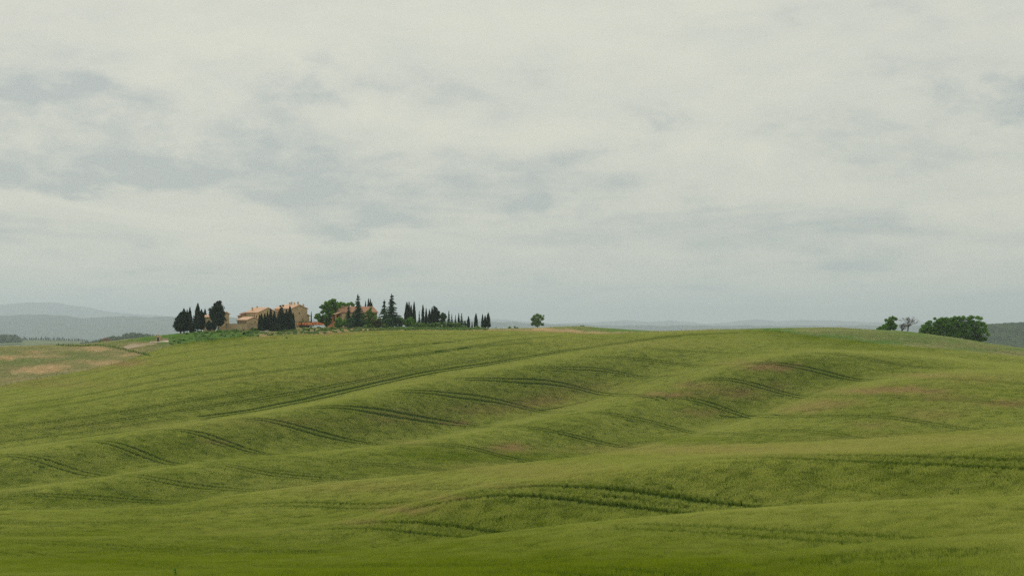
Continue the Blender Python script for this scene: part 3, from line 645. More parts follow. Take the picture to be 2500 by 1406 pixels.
def cypress(px, top, base, w, d, label, group, broad=False, lift=0.05, mat=None):
    x, y, zt = W(px, top, d); zb = (HY - base) * d / F
    g = base_z(px, d); zb = min(zb, g + .4) if base else g
    h = zt - zb; o = link('cypress_tree', None, loc=(x, y, zb)); tag(o, label, 'cypress', group)
    c = link('crown', rnd.choice(CYPB if broad else CYP), o, (0, 0, h * lift)); c.scale = (w * mpp(d) * 1.06, w * mpp(d) * 1.06, h * (1.0 - lift)); c.rotation_euler.z = rnd.uniform(0, 6.28)
    t = link('trunk', CTR, o); t.scale = (max(.7, w * mpp(d) * .5),) * 2 + (h * .35,)
    return o
def fir_mesh(name, seed, tiers=15, droop=.25, sparse=1.0):
    rr = random.Random(seed); v = []; f = []
    for i in range(tiers):
        t = (i + .3) / tiers; L0 = .5 * (1 - t) ** .8 + .03
        nb = max(5, int(10 * (1 - t) + 4))
        for k in range(nb):
            a = 6.283 * k / nb + rr.uniform(-.3, .3) + i; L = L0 * rr.uniform(.5, 1.3)
            if rr.random() > sparse: continue
            nseg = max(3, int(L / .035)); zc = .08 + .9 * t + rr.uniform(-.032, .032)
            for s in range(nseg):
                u = (s + .5) / nseg; r = L * u; z = zc - droop * .16 * u * u * (1 - t * .5) + .02 * u
                for _ in range(6):
                    wa = a + rr.gauss(0, .24) ; p = (r * math.cos(wa), r * math.sin(wa), z + rr.gauss(0, .008)); q = rr.uniform(.035, .07) * (1.2 - .6*u); e = rr.uniform(0, 6.28)
                    b = len(v); v += [(p[0] + q*math.cos(e), p[1] + q*math.sin(e), p[2]), (p[0] + q*math.cos(e+2.2), p[1] + q*math.sin(e+2.2), p[2] - q*.3), (p[0] + q*math.cos(e+4.2)*.7, p[1] + q*math.sin(e+4.2)*.7, p[2] - q*.55)]
                    f.append((b, b+1, b+2))
    for _ in range(40):
        z = .9 + .09 * rr.random(); b = len(v); a = rr.uniform(0, 6.28); q = .02
        v += [(q*math.cos(a), q*math.sin(a), z), (-q*math.cos(a), -q*math.sin(a), z), (0, 0, z + .035)]; f.append((b, b+1, b+2))
    return new_mesh(name, v, f, M_fir)
FIR = [fir_mesh('fir_crown', 50), fir_mesh('fir_crown', 51, 12, .5, .85), fir_mesh('fir_crown', 52, 11, .6, .7)]
FTR = trunk_mesh('fir_trunk', .2, .03, 1.0)
def fir(px, top, base, w, d, label, group=None, kind=0, name='fir_tree', cat='fir'):
    x, y, zt = W(px, top, d); zb = min((HY - base) * d / F, base_z(px, d) + .4); h = zt - zb
    o = link(name, None, loc=(x, y, zb)); tag(o, label, cat, group)
    c = link('crown', FIR[kind], o); c.scale = (w * mpp(d), w * mpp(d), h); c.rotation_euler.z = rnd.uniform(0, 6.28)
    t = link('trunk', FTR, o); t.scale = (1, 1, h * .97); return o
def broad_tree(name, lobes, px0, base, d, mat, leaf, n, label, cat, group=None, trunk_r=.35, flat=.85, depthk=.8, limbs=True, shell=.5):
    """lobes given as (px, py, radius px) in the tree's own outline, spread in depth"""
    x0 = (px0 - CX) * d / F; zb = min((HY - base) * d / F, base_z(px0, d) + .3); k = d / F; rr = random.Random(label)
    o = link(name, None, loc=(x0, d, zb)); tag(o, label, cat, group)
    cs = []; rs = []
    W_ = max(abs(l[0] - px0) + l[2] for l in lobes) * k
    for (lx, ly, r) in lobes:
        x = (lx - px0) * k; z = (HY - ly) * k - zb
        for s in range(3 if r * k > 1.2 else 2):
            yy = rr.uniform(-1, 1) * math.sqrt(max(.05, 1 - (x / (W_ + .1)) ** 2)) * W_ * .75 * depthk if s else -.25 * W_ * rr.random()
            cs.append((x + rr.gauss(0, .15) * r * k, yy, z - (0 if s == 0 else rr.uniform(0, .3) * r * k))); rs.append(r * k * rr.uniform(.85, 1.05))
    v, f = leafcloud(cs, rs, n, leaf, rr, flat, .35, shell)
    link('crown', new_mesh('crown', v, f, mat), o)
    m = MB(); zt = min(c[2] for c in cs); hi = max(c[2] for c in cs)
    m.tube([(0, 0, -.4), (.1, 0, max(zt, .8)), (0, .1, (zt + hi) / 2)], [trunk_r, trunk_r * .75, trunk_r * .4], 8)
    if limbs:
        for c in cs[::2]:
            b = (rr.uniform(-.1, .1), 0, max(.4, min(zt * .8, c[2] * .5)))
            mid = ((b[0] + c[0]) / 2 + rr.gauss(0, .2), c[1] / 2, (b[2] + c[2]) / 2 + .2)
            m.tube([b, mid, c], [trunk_r * .4, trunk_r * .26, .04], 5)
    m.obj('trunk', M_bark, o, smooth=True); return o

G1 = 'cypresses left of the villa'
DV = 795.0
cypress(441, 762, 811, 30, DV-8, 'broad bushy dark cypress at the far left end of the hilltop trees', G1, True)
cypress(449, 753, 811, 22, DV-6, 'broad cypress with a blunt top, second from the left on the hilltop', G1, True)
cypress(457, 756, 807, 12, DV-4, 'dark cypress squeezed behind the pointed one in the left clump', G1)
cypress(463.5, 750, 808, 13, DV-7, 'pointed cypress on the right side of the leftmost clump', G1)
fir(473, 768, 807, 15, DV-8, 'small thin conifer between the two left cypress clumps', None, 1, 'conifer_tree', 'conifer')
cypress(467, 790, 808, 14, DV-12, 'low dark cypress bush at the foot of the left clump', G1, True)
cypress(483, 740, 807, 18, DV-6, 'tallest column cypress of the left clumps with a blunt tip', G1)
cypress(492, 755, 806, 17, DV-4, 'shorter cypress leaning on the tallest left column cypress', G1, True)
cypress(500.5, 753, 778, 12, DV+10, 'slim cypress with a bare trunk left of the small tower house', G1, True).name = 'cypress_tree'
cypress(510, 781, 807, 14, DV-16, 'low dark cypress standing before the tower house door', G1, True)
cypress(523, 779, 806, 13, DV-14, 'short dark cypress under the big ragged evergreen', G1, True)
broad_tree('evergreen_tree', [(533,742,8),(537,737,5),(528,751,11),(538,752,10),(520,760,9),(530,763,13),(541,765,9),(523,772,10),(535,776,12),(546,777,6),(545,786,5),(516,768,6),(526,784,9),(537,787,8),(513,755,4),(524,743,4)],
           532, 803, DV-10, M_cyp, .62, 5200, 'big ragged dark evergreen rising in front of the small tower house', 'tree', None, .3, .95, .6)
# cypress group in front of the farmhouse
G2 = 'tall cypresses in front of the farmhouse'; DC = 764.0
for i, (px, top, base, w, dd, br, lab) in enumerate([
    (634, 768, 814, 11, 0, 0, 'leftmost cypress of the dark row before the farmhouse'),
    (638.5, 764.5, 815, 12, -3, 0, 'pointed cypress second from the left in the dark row before the farmhouse'),
    (646.5, 764.5, 814, 11, 2, 0, 'cypress with a bare foot third from the left before the farmhouse'),
    (653, 759, 813, 9, 1, 0, 'very slim cypress fourth from the left before the farmhouse'),
    (661, 753.5, 817, 13, 0, 0, 'tall cypress just left of the bright gap in the farmhouse row'),
    (670, 759.5, 818, 13, -1, 0, 'cypress left of the ragged forked conifer before the farmhouse'),
    (678, 772, 819, 15, 3, 1, 'bushy cypress filling the middle of the dark farmhouse row'),
    (699.5, 754.5, 818, 13, 1, 0, 'cypress right of the ragged forked conifer before the farmhouse'),
    (708, 747, 817, 15, -2, 0, 'tallest pointed cypress at the right part of the farmhouse row'),
    (715.8, 763.5, 812, 10, 0, 0, 'rightmost short cypress of the dark farmhouse row')]):
    cypress(px, top, base, w, DC + dd, lab, G2, bool(br))
broad_tree('evergreen_tree', [(686,747,2.6),(691,746,2.4),(688,753,5),(687,760,7),(684,768,8),(691,770,8),(686,778,11),(690,788,12),(682,795,12),(692,800,12),(686,808,14),(675,810,11),(664,811,9),(697,811,10),(667,803,8)],
           686, 821, DC-6, M_cyp, .55, 5200, 'ragged dark conifer with a forked tip in the middle of the farmhouse row', 'tree', None, .3, .95, .5)
# around the second house
DH = 792.0
broad_tree('oak_tree', [(816,733,6),(808,738,9),(799,741,7),(790,748,7),(783,750,4),(820,743,9),(806,750,11),(795,758,8),(786,762,5),(812,762,12),(801,770,10),(790,773,6),(775,770,6),(772,775,5),(781,777,8),(784,784,7),(780,768,5),(795,784,9),(808,783,10),(800,791,7),(832,741,6),(841,742,5),(826,750,8)],
           803, 799, DH+6, M_oak, .58, 9500, 'large leafy green oak left of the loggia house', 'oak', None, .45, .85, .7)
broad_tree('broadleaf_tree', [(850,742,5),(858,741,5),(846,746,5),(863,745,4)], 853, 799, DH+34, M_oak, .6, 1200, 'green treetop showing over the loggia house roof', 'tree', None, .25)
for px, top, w, lab in ((892.5, 734, 7, 'thin left cypress behind the loggia house roof'), (899.5, 728.5, 10, 'tallest cypress behind the loggia house roof'), (904, 729, 9, 'cypress tip right of the tallest behind the loggia house roof'), (908, 738, 9, 'lower right cypress behind the loggia house roof')):
    cypress(px, top, 796, w, DH + 30, lab, 'cypresses behind the loggia house')
fir(874, 717, 799, 33, DH-17, 'tall dark fir in front of the loggia house roof', None, 0)
fir(851, 746, 799, 24, DH-16, 'shorter dark fir left of the tall one before the loggia house', None, 0)
fir(862, 760, 800, 26, DH-19, 'low fir filling the gap below the tall fir', None, 0)
broad_tree('cedar_tree', [(905,752,4),(903,757,5),(897,763,6),(909,764,6),(915,768,5),(889,771,7),(903,772,9),(917,774,6),(884,778,6),(895,783,9),(910,784,10),(888,790,7),(903,793,9),(918,788,6)], 903, 800, DH-17, M_bush, .5, 4200, 'spreading olive green tree before the right end of the loggia house', 'tree', None, .25, .7, .7)
fir(938, 731, 800, 42, DH+6, 'open ragged cedar leaning left beside the blue green spruce', None, 2, 'cedar_tree', 'cedar')
fir(956, 717, 801, 54, DH-4, 'tall blue green spruce right of the loggia house', None, 1, 'spruce_tree', 'spruce')
def bush(px, top, base, w, d, label, cat='bush', group=None, mat=None, n=700, leaf=.45, name='bush'):
    k = d / F; x = (px - CX) * k; zb = min((HY - base) * k, base_z(px, d) + .3); h = (HY - top) * k - zb; r = w * k / 2; rr = random.Random(label)
    cs = [(rr.uniform(-.55, .55) * r, rr.uniform(-.5, .5) * r, h * rr.uniform(.25, .62)) for _ in range(6)] + [(rr.uniform(-.15, .15) * r, 0, h * .68)]
    rs = [min(r, h) * rr.uniform(.38, .6) for _ in cs]
    v, f = leafcloud(cs, rs, n, leaf, rr, .9, .3, .35)
    v = [(max(-r * 1.1, min(r * 1.1, a)), b, min(max(c, .02), h * 1.04)) for a, b, c in v]
    o = link(name, None, loc=(x, d, zb)); tag(o, label, cat, group)
    link('foliage', new_mesh('foliage', v, f, mat or M_bush), o)
    m = MB()
    for _ in range(3): m.tube([(0, 0, -.2), (rr.gauss(0, .3) * r, rr.gauss(0, .2) * r, h * .5)], [.07, .03], 5)
    m.obj('stem', M_bark, o); return o
bush(828, 771, 799, 26, DH-20, 'dark rounded bush covering the loggia house wall', mat=M_oak, n=1600, leaf=.5)
bush(842, 778, 800, 26, DH-21, 'dark bush right of the rounded one before the loggia house', mat=M_oak, n=1400, leaf=.5)
bush(856, 773, 800, 32, DH-22, 'very dark low bush below the firs', mat=M_fir, n=2000)
bush(884, 775, 801, 26, DH-20, 'dark bush between tall fir and olive green tree', mat=M_fir, n=1500)
bush(950, 771, 802, 34, DH-12, 'wide dark bush at the left foot of the spruce', mat=M_fir, n=1500)
bush(926, 768, 801, 22, DH-10, 'dark green bush behind the round olive bush', mat=M_oak, n=1200)
bush(922, 776, 803, 28, DH-24, 'round olive bush with a short trunk right of the spreading cedar', mat=foliage_mat('olive_foliage', (.03,.045,.014), (.12,.13,.035)), n=1600, leaf=.4)
bush(892, 791, 805, 16, DH-28, 'bright green small bush at the wheat edge below the cedar', mat=M_lone)
bush(869, 797, 808, 10, DH-30, 'small bright bush left of the one at the wheat edge', mat=M_bush, n=300)
bush(847, 798, 809, 11, DH-31, 'small dark bush on the tan bank below the firs', mat=M_oak, n=300)
bush(811, 797, 806, 14, DH-30, 'small green bush at the foot of the outside stair', mat=M_bush, n=300)
bush(981, 768, 801, 30, DH+2, 'leafy green bush right of the blue green spruce', mat=M_oak, n=1500, leaf=.5)
bush(969, 768, 802, 30, DH-4, 'dark bush at the foot of the spruce', mat=M_fir, n=1500)
bush(1004, 769, 801, 28, DH-6, 'tall rounded bush covering the feet of the cypress row', mat=M_oak, n=1500, leaf=.5)
bush(941, 789, 802, 18, DH-14, 'low light green bush between round bush and spruce', mat=M_bush)
G3 = 'cypress row right of the spruce'
for px, top, w, lab in [(993.5,737,14,'broad tall cypress at the left end of the right hand row'),(998.7,736,9,'slim cypress touching the broad one at the left end of the row'),(1003.7,744,10,'shorter cypress third in the row right of the spruce'),
    (1011,736,10,'sharp tall cypress fourth in the row right of the spruce'),(1032.5,743,8.5,'tall isolated cypress after the thin pale conifer'),(1040.5,752,8,'middle of the three separate cypresses in the row'),(1048.5,755,9,'right one of the three separate cypresses in the row'),
    (1055,749,9,'cypress joined to the broad evergreen in the row'),(1120,763.5,6,'thin straight cypress above the right end of the hedge'),
    (1143.7,771.5,8,'first cypress standing free right of the hedge'),(1152.5,785,3.2,'tiny thin cypress between the two free ones'),(1162,765,10,'wide based cypress free right of the hedge'),
    (1178,766.5,7,'left one of the last three cypresses'),(1184.3,770,8.5,'middle one of the last three cypresses'),(1192,763,11,'tallest and last cypress at the right end of the row')]:
    d = DH + (0 if px > 1140 else 8); cypress(px, top, 803, w, d, lab, G3)
for px, top, w, lab in [(1023.7,757,11,'thin pale conifer between the cypresses of the row'),(1095.7,757,14,'pointed dark conifer above the middle of the hedge'),(1103,765,11,'pale small conifer right of the pointed dark one'),(1112,768,11,'small conifer above the hedge left of the thin straight cypress'),(1127,763.5,14,'ragged conifer right of the thin straight cypress')]:
    fir(px, top, 800, w, DH + 6, lab, 'conifers above the hedge', 1, 'conifer_tree', 'conifer')
broad_tree('evergreen_tree', [(1061,750,4),(1063,755,6),(1059,762,7),(1068,763,7),(1063,771,9),(1070,773,7),(1058,778,7),(1066,784,9)], 1063, 800, DH+8, M_cyp, .55, 2000, 'broad dark evergreen in the middle of the row', 'tree', None, .25, .9, .6)
broad_tree('evergreen_tree', [(1081,766,5),(1078,773,6),(1085,774,6),(1087,768,3),(1081,784,8)], 1081, 800, DH+8, M_fir, .5, 1400, 'smaller dark evergreen right of the broad one', 'tree', None, .22, .9, .6)
bush(1134.5, 777, 801, 12, DH+2, 'dark upright bush right of the ragged conifer', mat=M_fir, n=600)
hl = ['round light green', 'bright green', 'yellowish green', 'dense green', 'pale green', 'large leafy', 'loose green', 'taller green', 'flat topped green', 'bushy green', 'rounded green', 'end']
for i in range(12):
    px = 1018 + i * 9.3 + rnd.uniform(-1.5, 1.5)
    bush(px, 783.5 + rnd.uniform(-1.5, 2.5), 802, 16, DH - 14 + rnd.uniform(-2, 2), '%s shrub, %s from the left in the hedge under the cypress row' % (hl[i], ['first','second','third','fourth','fifth','sixth','seventh','eighth','ninth','tenth','eleventh','twelfth'][i]), 'shrub', 'shrubs of the hedge under the cypress row', M_bush if i % 3 else M_lone, 520, .42, 'hedge_shrub')
bush(1166, 794, 804, 16, DH-10, 'pale yellowish bush between the free cypresses', mat=M_lone, n=350)
bush(1135, 793, 803, 20, DH-10, 'grey green grassy bush at the right end of the hedge', mat=M_lone, n=400)
bush(1244, 795, 805, 14, DH-8, 'small round grey green shrub alone on the hill crest', mat=M_lone, n=300, leaf=.3)
bush(1257, 794, 804, 7, DH-6, 'thin upright shrub on the crest left of the small pair', mat=M_bush, n=160, leaf=.3)
bush(1263, 796, 804, 7, DH-6, 'thin shrub right of the upright one on the crest', mat=M_bush, n=140, leaf=.3)
bush(1211, 797, 803, 3, DH-6, 'single weed stalk on the crest right of the last cypress', mat=M_bush, n=40, leaf=.25)
broad_tree('lone_tree', [(1312,769,6),(1305,772,6),(1319,773,6),(1300,779,6),(1324,777,6),(1311,780,8),(1304,786,7),(1318,786,7),(1311,791,8),(1300,791,5),(1325,791,5),(1327,770,2.5)], 1312, 799, DH+2, M_lone, .36, 5200, 'lone round light green tree on the crest in the middle', 'tree', None, .22, .9, .9, shell=.2)
bush(1423, 794.5, 799, 22, 786, 'flat dark green thicket just showing behind the crest', mat=M_bush, n=300, leaf=.35)
# right hand trees
DR = 776.0
broad_tree('oak_tree', [(2178,776,6),(2184,778,5),(2172,779,5),(2163,781,4.5),(2167,784,4),(2173,787,5),(2162,799,7),(2154,803,5),(2177,785,6),(2168,792,7),(2179,793,8),(2187,794,5),(2160,795,5),(2150,800,5),(2145,802,4),(2170,800,6),(2183,800,6)],
           2174, 812, DR+14, M_oak, .5, 4800, 'small leaning green oak left of the bare tree', 'oak', None, .3, .85, .8)
OK = [([(2258,797,7),(2252,803,7),(2264,789,6),(2270,786,6),(2266,797,9),(2250,811,7),(2272,803,9),(2262,812,8),(2256,814,6),(2274,812,8)], 2262, 819, 'smallest oak at the left end of the big oak clump'),
      ([(2291,783,7),(2285,790,8),(2300,780,8),(2310,779,7),(2283,777,4),(2296,791,11),(2308,790,11),(2284,802,9),(2298,804,10),(2312,802,10),(2286,814,8),(2300,817,8),(2314,815,9)], 2298, 824, 'wide low oak second from the left in the big oak clump'),
      ([(2330,776,7),(2322,781,8),(2341,776,7),(2350,775,7),(2327,790,11),(2342,788,12),(2330,803,11),(2347,803,11),(2338,813,9),(2326,816,8),(2350,816,9),(2337,823,7),(2356,822,7)], 2337, 829, 'middle oak of the big clump with a round top'),
      ([(2371,774,7),(2362,778,8),(2383,775,6),(2391,777,6),(2372,788,12),(2387,789,10),(2398,790,7),(2408,796,6),(2366,803,12),(2384,806,13),(2402,806,10),(2409,816,6),(2372,820,9),(2392,822,11),(2405,826,7),(2366,824,8),(2381,829,8),(2357,790,9),(2360,806,9),(2362,816,9),(2396,831,6)], 2385, 836, 'tallest and rightmost oak of the big clump')]
for lob, p0, b0, lab in OK: broad_tree('oak_tree', lob, p0, b0, DR + 4, M_oak, .5, 7500, lab, 'oak', 'oaks of the big clump on the right', .45, .9, .8, shell=.35)
def bare_tree(px, base, top, d, w, label, seed, depth=6):
    k = d / F; rr = random.Random(seed); H = (base - top) * k; m = MB(); tw = MB()
    def grow(p, dr, L, r, lv):
        q = p + dr * L; mid = (p + q) / 2 + Vector((rr.gauss(0, .06), rr.gauss(0, .06), 0)) * L
        (m if lv < 4 else tw).tube([p, mid, q], [r, r * .85, r * .7], 5 if lv < 3 else 3)
        if lv >= depth: return
        for _ in range(3 if lv > 0 else 3):
            nd = (dr + Vector((rr.gauss(0, .62), rr.gauss(0, .5), rr.gauss(.12, .3)))).normalized()
            grow(q if rr.random() < .6 else mid, nd, L * rr.uniform(.62, .86), max(r * .62, .018), lv + 1)
    grow(Vector((0, 0, -.3)), Vector((.1, 0, 1)).normalized(), H * .30, .26, 0)
    x = (px - CX) * k; zb = min((HY - base) * k, base_z(px, d) + .3)
    zm = max(c[2] for c in tw.v + m.v); s = (H) / zm
    for mm in (m, tw): mm.v = [(a * s * w, b * s * w, c * s) for a, b, c in mm.v]
    o = link('bare_tree', None, loc=(x, d, zb)); tag(o, label, 'bare tree')
    m.obj('trunk', M_bark, o); tw.obj('twigs', M_twig, o)
bare_tree(2216, 815, 770, DR+6, 1.05, 'leafless brown twiggy tree between the small oak and the big clump', 5, 6)
bare_tree(2201, 813, 788, DR+10, 1.1, 'small half bare twiggy tree touching the small oak', 9, 5)

# ------------------------------------------------------------------ buildings
def corner_dirs(theta, gable_right=True):
    if gable_right: return Vector((math.cos(theta), math.sin(theta), 0)), Vector((-math.sin(theta), math.cos(theta), 0))
    return Vector((-math.sin(theta), math.cos(theta), 0)), Vector((math.cos(theta), math.sin(theta), 0))
def house(name, label, px, d, eave_py, rise, Wd, L, theta, gable_right, zg, wall_m, roof_m, wins=(), chim=(), group=None, overhang=.45, hip=False, root=None, doors=()):
    """corner nearest the camera at (px, d); u runs along the gable end, v along the eaves"""
    u, v = corner_dirs(theta, gable_right); k = d / F
    C0 = Vector(((px - CX) * k, d, 0)); ze = (HY - eave_py) * k
    if root is None: root = link(name, None, loc=(C0.x, C0.y, zg)); tag(root, label, 'house', group)
    R0 = Vector(root.location)
    def P_(a, b, z): q = C0 + u * a + v * b; return (q.x - R0.x, q.y - R0.y, z - R0.z)
    m = MB(); zb = zg - 1.0
    b = [P_(0, 0, zb), P_(Wd, 0, zb), P_(Wd, L, zb), P_(0, L, zb)]; t = [P_(0, 0, ze), P_(Wd, 0, ze), P_(Wd, L, ze), P_(0, L, ze)]
    g0, g1 = P_(Wd/2, 0, ze + rise), P_(Wd/2, L, ze + rise)
    m.v = b + t + [g0, g1]; fl = [(0, 1, 5, 8, 4), (1, 2, 6, 5), (2, 3, 7, 9, 6), (3, 0, 4, 7)]
    if not gable_right: fl = [tuple(reversed(q)) for q in fl]
    m.f = fl; m.obj('wall', wall_m, root)
    # roof: two slopes of real thickness with ribs of tiles
    r = MB(); oh = overhang; th = .22; sl = rise / (Wd / 2); nrib = int((L + 2 * oh) / .55)
    for side in (0, 1):
        for i in range(nrib):
            b0 = -oh + (L + 2*oh) * i / nrib; b1 = -oh + (L + 2*oh) * (i + 1) / nrib; bm = (b0 + b1) / 2
            a0 = -oh if side == 0 else Wd + oh; am = Wd / 2; z0 = ze - oh * sl + .05; z1 = ze + rise + .05
            h = [0, .10, 0]
            for (ba, bb, ha, hb) in ((b0, bm, 0, .10), (bm, b1, .10, 0)):
                hp = 0.0
                if hip:   # hipped ends pull the ridge in
                    pass
                r.poly([P_(a0, ba, z0 + th + ha), P_(a0, bb, z0 + th + hb), P_(am, bb, z1 + th + hb), P_(am, ba, z1 + th + ha)])
        r.poly([P_(a0, -oh, z0), P_(a0, L + oh, z0), P_(am, L + oh, z1), P_(am, -oh, z1)])
        r.poly([P_(a0, -oh, z0), P_(a0, L + oh, z0), P_(a0, L + oh, z0 + th), P_(a0, -oh, z0 + th)])
        for bb in (-oh, L + oh): r.poly([P_(a0, bb, z0), P_(am, bb, z1), P_(am, bb, z1 + th), P_(a0, bb, z0 + th)])
    r.obj('roof', roof_m, root)
    for (face, s, z, w, h) in wins:      # face 'g' gable or 'e' eaves; s along it, z above the ground, size
        fr = MB(); pn = MB()
        def Q(s_, z_, o_): return P_(s_, -o_, z_ + zg) if face == 'g' else P_(-o_, s_, z_ + zg)
        def slab(mb, s0, s1, z0, z1, o0, o1):
            c = [Q(s0, z0, o0), Q(s1, z0, o0), Q(s1, z1, o0), Q(s0, z1, o0), Q(s0, z0, o1), Q(s1, z0, o1), Q(s1, z1, o1), Q(s0, z1, o1)]
            bb = len(mb.v); mb.v += c; mb.f += [tuple(bb + i for i in q) for q in [(0,1,2,3),(4,5,6,7),(0,1,5,4),(1,2,6,5),(2,3,7,6),(3,0,4,7)]]
        slab(pn, s - w/2, s + w/2, z - h/2, z + h/2, -.05, .012)
        slab(fr, s - w/2 - .12, s + w/2 + .12, z - h/2 - .14, z - h/2, -.05, .07)
        slab(fr, s - w/2 - .12, s + w/2 + .12, z + h/2, z + h/2 + .14, -.05, .05)
        slab(fr, s - w/2 - .10, s - w/2, z - h/2, z + h/2, -.05, .045); slab(fr, s + w/2, s + w/2 + .10, z - h/2, z + h/2, -.05, .045)
        wn_ = fr.obj('window', M_stone2, root); pn.obj('pane', M_glass, wn_)
    for (a, bq, h) in chim:
        c = MB(); zt = ze + rise * (1 - abs(a - Wd/2) / (Wd/2)); p = P_(a, bq, zt + h/2 - .2)
        c.box(p, .55, .55, h + .6, theta); c.box((p[0], p[1], p[2] + h/2 + .34), .72, .72, .10, theta); c.box((p[0], p[1], p[2] + h/2 + .50), .42, .42, .22, theta); c.box((p[0], p[1], p[2] + h/2 + .66), .70, .70, .10, theta, .5)
        c.obj('chimney', wall_m, root)
    return root
th = math.radians(40)
gv_ = lambda px, d: base_z(px, d)
# big gabled block
house('stone_farmhouse', 'large stone farmhouse block with tiled gable roof behind the cypresses', 711, DV, 753.5, 1.75, 8.9, 14.5, th, True, gv_(711, DV), M_stone, M_tile,
      [('g', 4.4, 7.3, .55, .65), ('e', 5.5, 6.2, .8, 1.2), ('e', 9, 6.2, .8, 1.2), ('e', 12.6, 6.2, .8, 1.2), ('g', 6.4, 4.6, .5, .8), ('e', 3, 3, .9, 1.4)],
      [(4.4, 1.0, 1.1), (4.45, 4.2, .8), (4.45, 6.6, 1.1), (8.3, 2.5, 1.6), (4.45, 8.2, .9)])
# shed at the right side of the block
house('stone_shed', 'small lean-to shed at the right foot of the big farmhouse block', 744, DV+6, 771, .5, 2.6, 4.5, th, True, gv_(745, DV+6), M_stone, M_tileold)
# middle wing
house('stone_wing', 'middle farmhouse wing with a long salmon tiled roof and one chimney', 630, DV-2, 763, 2.2, 10.6, 10.8, th, True, gv_(630, DV-2), M_stone, M_tile,
      [('e', 1.2, 5.9, .7, 1.5), ('e', 3.2, 5.9, .7, 1.5), ('e', 5.0, 5.9, .7, 1.5), ('g', 3.4, 5.6, .9, 1.6), ('g', 7.5, 5.6, .8, 1.2)], [(1.6, 7.6, 1.5), (5.2, 9.2, .6)])
# stepped low roofs left of the middle wing
house('stone_annex', 'small stepped annex at the left end of the middle wing', 596, DV+6, 766.5, .7, 5.0, 3.2, th, True, gv_(596, DV+6), M_stone2, M_tileold)
house('stone_lean_to', 'lowest stepped roof behind the front wing at its left', 588, DV+8, 772, .5, 4.0, 2.6, th, True, gv_(588, DV+8), M_stone2, M_tileold)
# low front wing with five openings
house('front_wing', 'low front wing with five arched openings behind the terrace wall', 603, DV-12, 781.3, 1.25, 6.9, 8.8, th, True, gv_(603, DV-12), M_stone2, M_tile,
      [('e', 1.0 + i * 1.62, 3.2, .75, 1.35) for i in range(5)] + [('g', 4.3, 3.5, .5, .8)])
# tower house at the left
house('tower_house', 'narrow tower house with a tiled roof behind the ragged evergreen', 545, DV+2, 766.5, .9, 3.0, 6.4, math.radians(32), True, gv_(545, DV+2), M_stone, M_tile, [('g', 1.5, 5, .5, .8)])
house('tower_wing', 'lower left wing of the tower house showing between trees', 511, DV+4, 774, .8, 3.6, 4.5, math.radians(50), True, gv_(511, DV+4), M_stone2, M_tile, [('e', 1.8, 2.6, .7, 1.2)])
# terrace wall: fieldstone retaining wall with capping
def wall_run(name, label, pts, top_py, thick, mat, cat='wall', zdeep=3.0):
    root = link(name, None, loc=(0, 0, 0)); p3 = [Vector(((p[0] - CX) * p[1] / F, p[1], (HY - (p[2] if len(p) > 2 else top_py)) * p[1] / F)) for p in pts]
    root.location = p3[0] - Vector((0, 0, 1)); tag(root, label, cat); m = MB(); c = MB()
    for a, b in zip(p3[:-1], p3[1:]):
        a = a - root.location; b = b - root.location; t = (b - a); t.z = 0; nrm = Vector((-t.y, t.x, 0)).normalized() * thick / 2
        for mb, e, z0, z1 in ((m, 1.0, -zdeep, 0), (c, 1.35, .003, .12)):
            q = [a - nrm*e, b - nrm*e, b + nrm*e, a + nrm*e]; bb = len(mb.v)
            mb.v += [(p.x, p.y, p.z + z0) for p in q] + [(p.x, p.y, p.z + z1) for p in q]
            mb.f += [tuple(bb + i for i in s) for s in [(0,3,2,1),(4,5,6,7),(0,1,5,4),(1,2,6,5),(2,3,7,6),(3,0,4,7)]]
    m.obj('wall', mat, root); c.obj('capping', M_stone2, root); return root
wall_run('terrace_wall', 'long fieldstone terrace wall below the low front wing', [(552, DV-9, 790.5), (604, DV-26, 790.5), (631, DV-17, 791)], 790.5, .6, M_stone2, zdeep=3.2)
wall_run('garden_wall', 'short stone wall behind trees at the foot of the tower house', [(533, DV-6, 797), (551, DV-2, 796)], 797, .5, M_stone, zdeep=2)
# loggia house
th2 = math.radians(28); zl = gv_(834, DH)
lh = house('loggia_house', 'tan stone house with weathered roof and a columned loggia on its left end', 834, DH, 762.5, 2.6, 11.6, 18.0, th2, False, zl, M_stone, M_tileold,
      [('e', 4, 4.9, .8, 1.2), ('e', 9, 4.9, .8, 1.2), ('e', 14, 4.9, .8, 1.2), ('g', 6.5, 5, .8, 1.3)], [(3.5, 5.5, .9)])
u, v = corner_dirs(th2, False); C0 = Vector(((834 - CX) * DH / F, DH, zl)) - Vector(lh.location)
def LP(a, b, z): q = C0 + u * a - v * b; return (q.x, q.y, z)
k = DH / F; ze = (HY - 764) * k - zl
m = MB()                                          # loggia roof leaning on the gable
q0 = [LP(-.4, -.1, ze + .5), LP(12, -.1, ze + .5), LP(12, 3.2, ze - .45), LP(-.4, 3.2, ze - .45)]
m.v = q0 + [(x, y, z - .22) for x, y, z in q0]; m.f = [(0,1,2,3),(4,5,6,7),(0,1,5,4),(1,2,6,5),(2,3,7,6),(3,0,4,7)]
m.obj('loggia_roof', M_tile, lh)
for a in (0.3, 4.0, 7.7, 11.4):
    m = MB(); p = LP(a, 2.8, 0); m.box((p[0], p[1], (ze - .7) / 2 - .5), .62, .62, ze - .7 + 1.0, th2); m.box((p[0], p[1], ze - .72), .85, .85, .18, th2); m.box((p[0], p[1], ze * .45), .8, .8, .2, th2)
    m.obj('pillar', M_brick, lh)
m = MB()                                          # loggia floor on arches
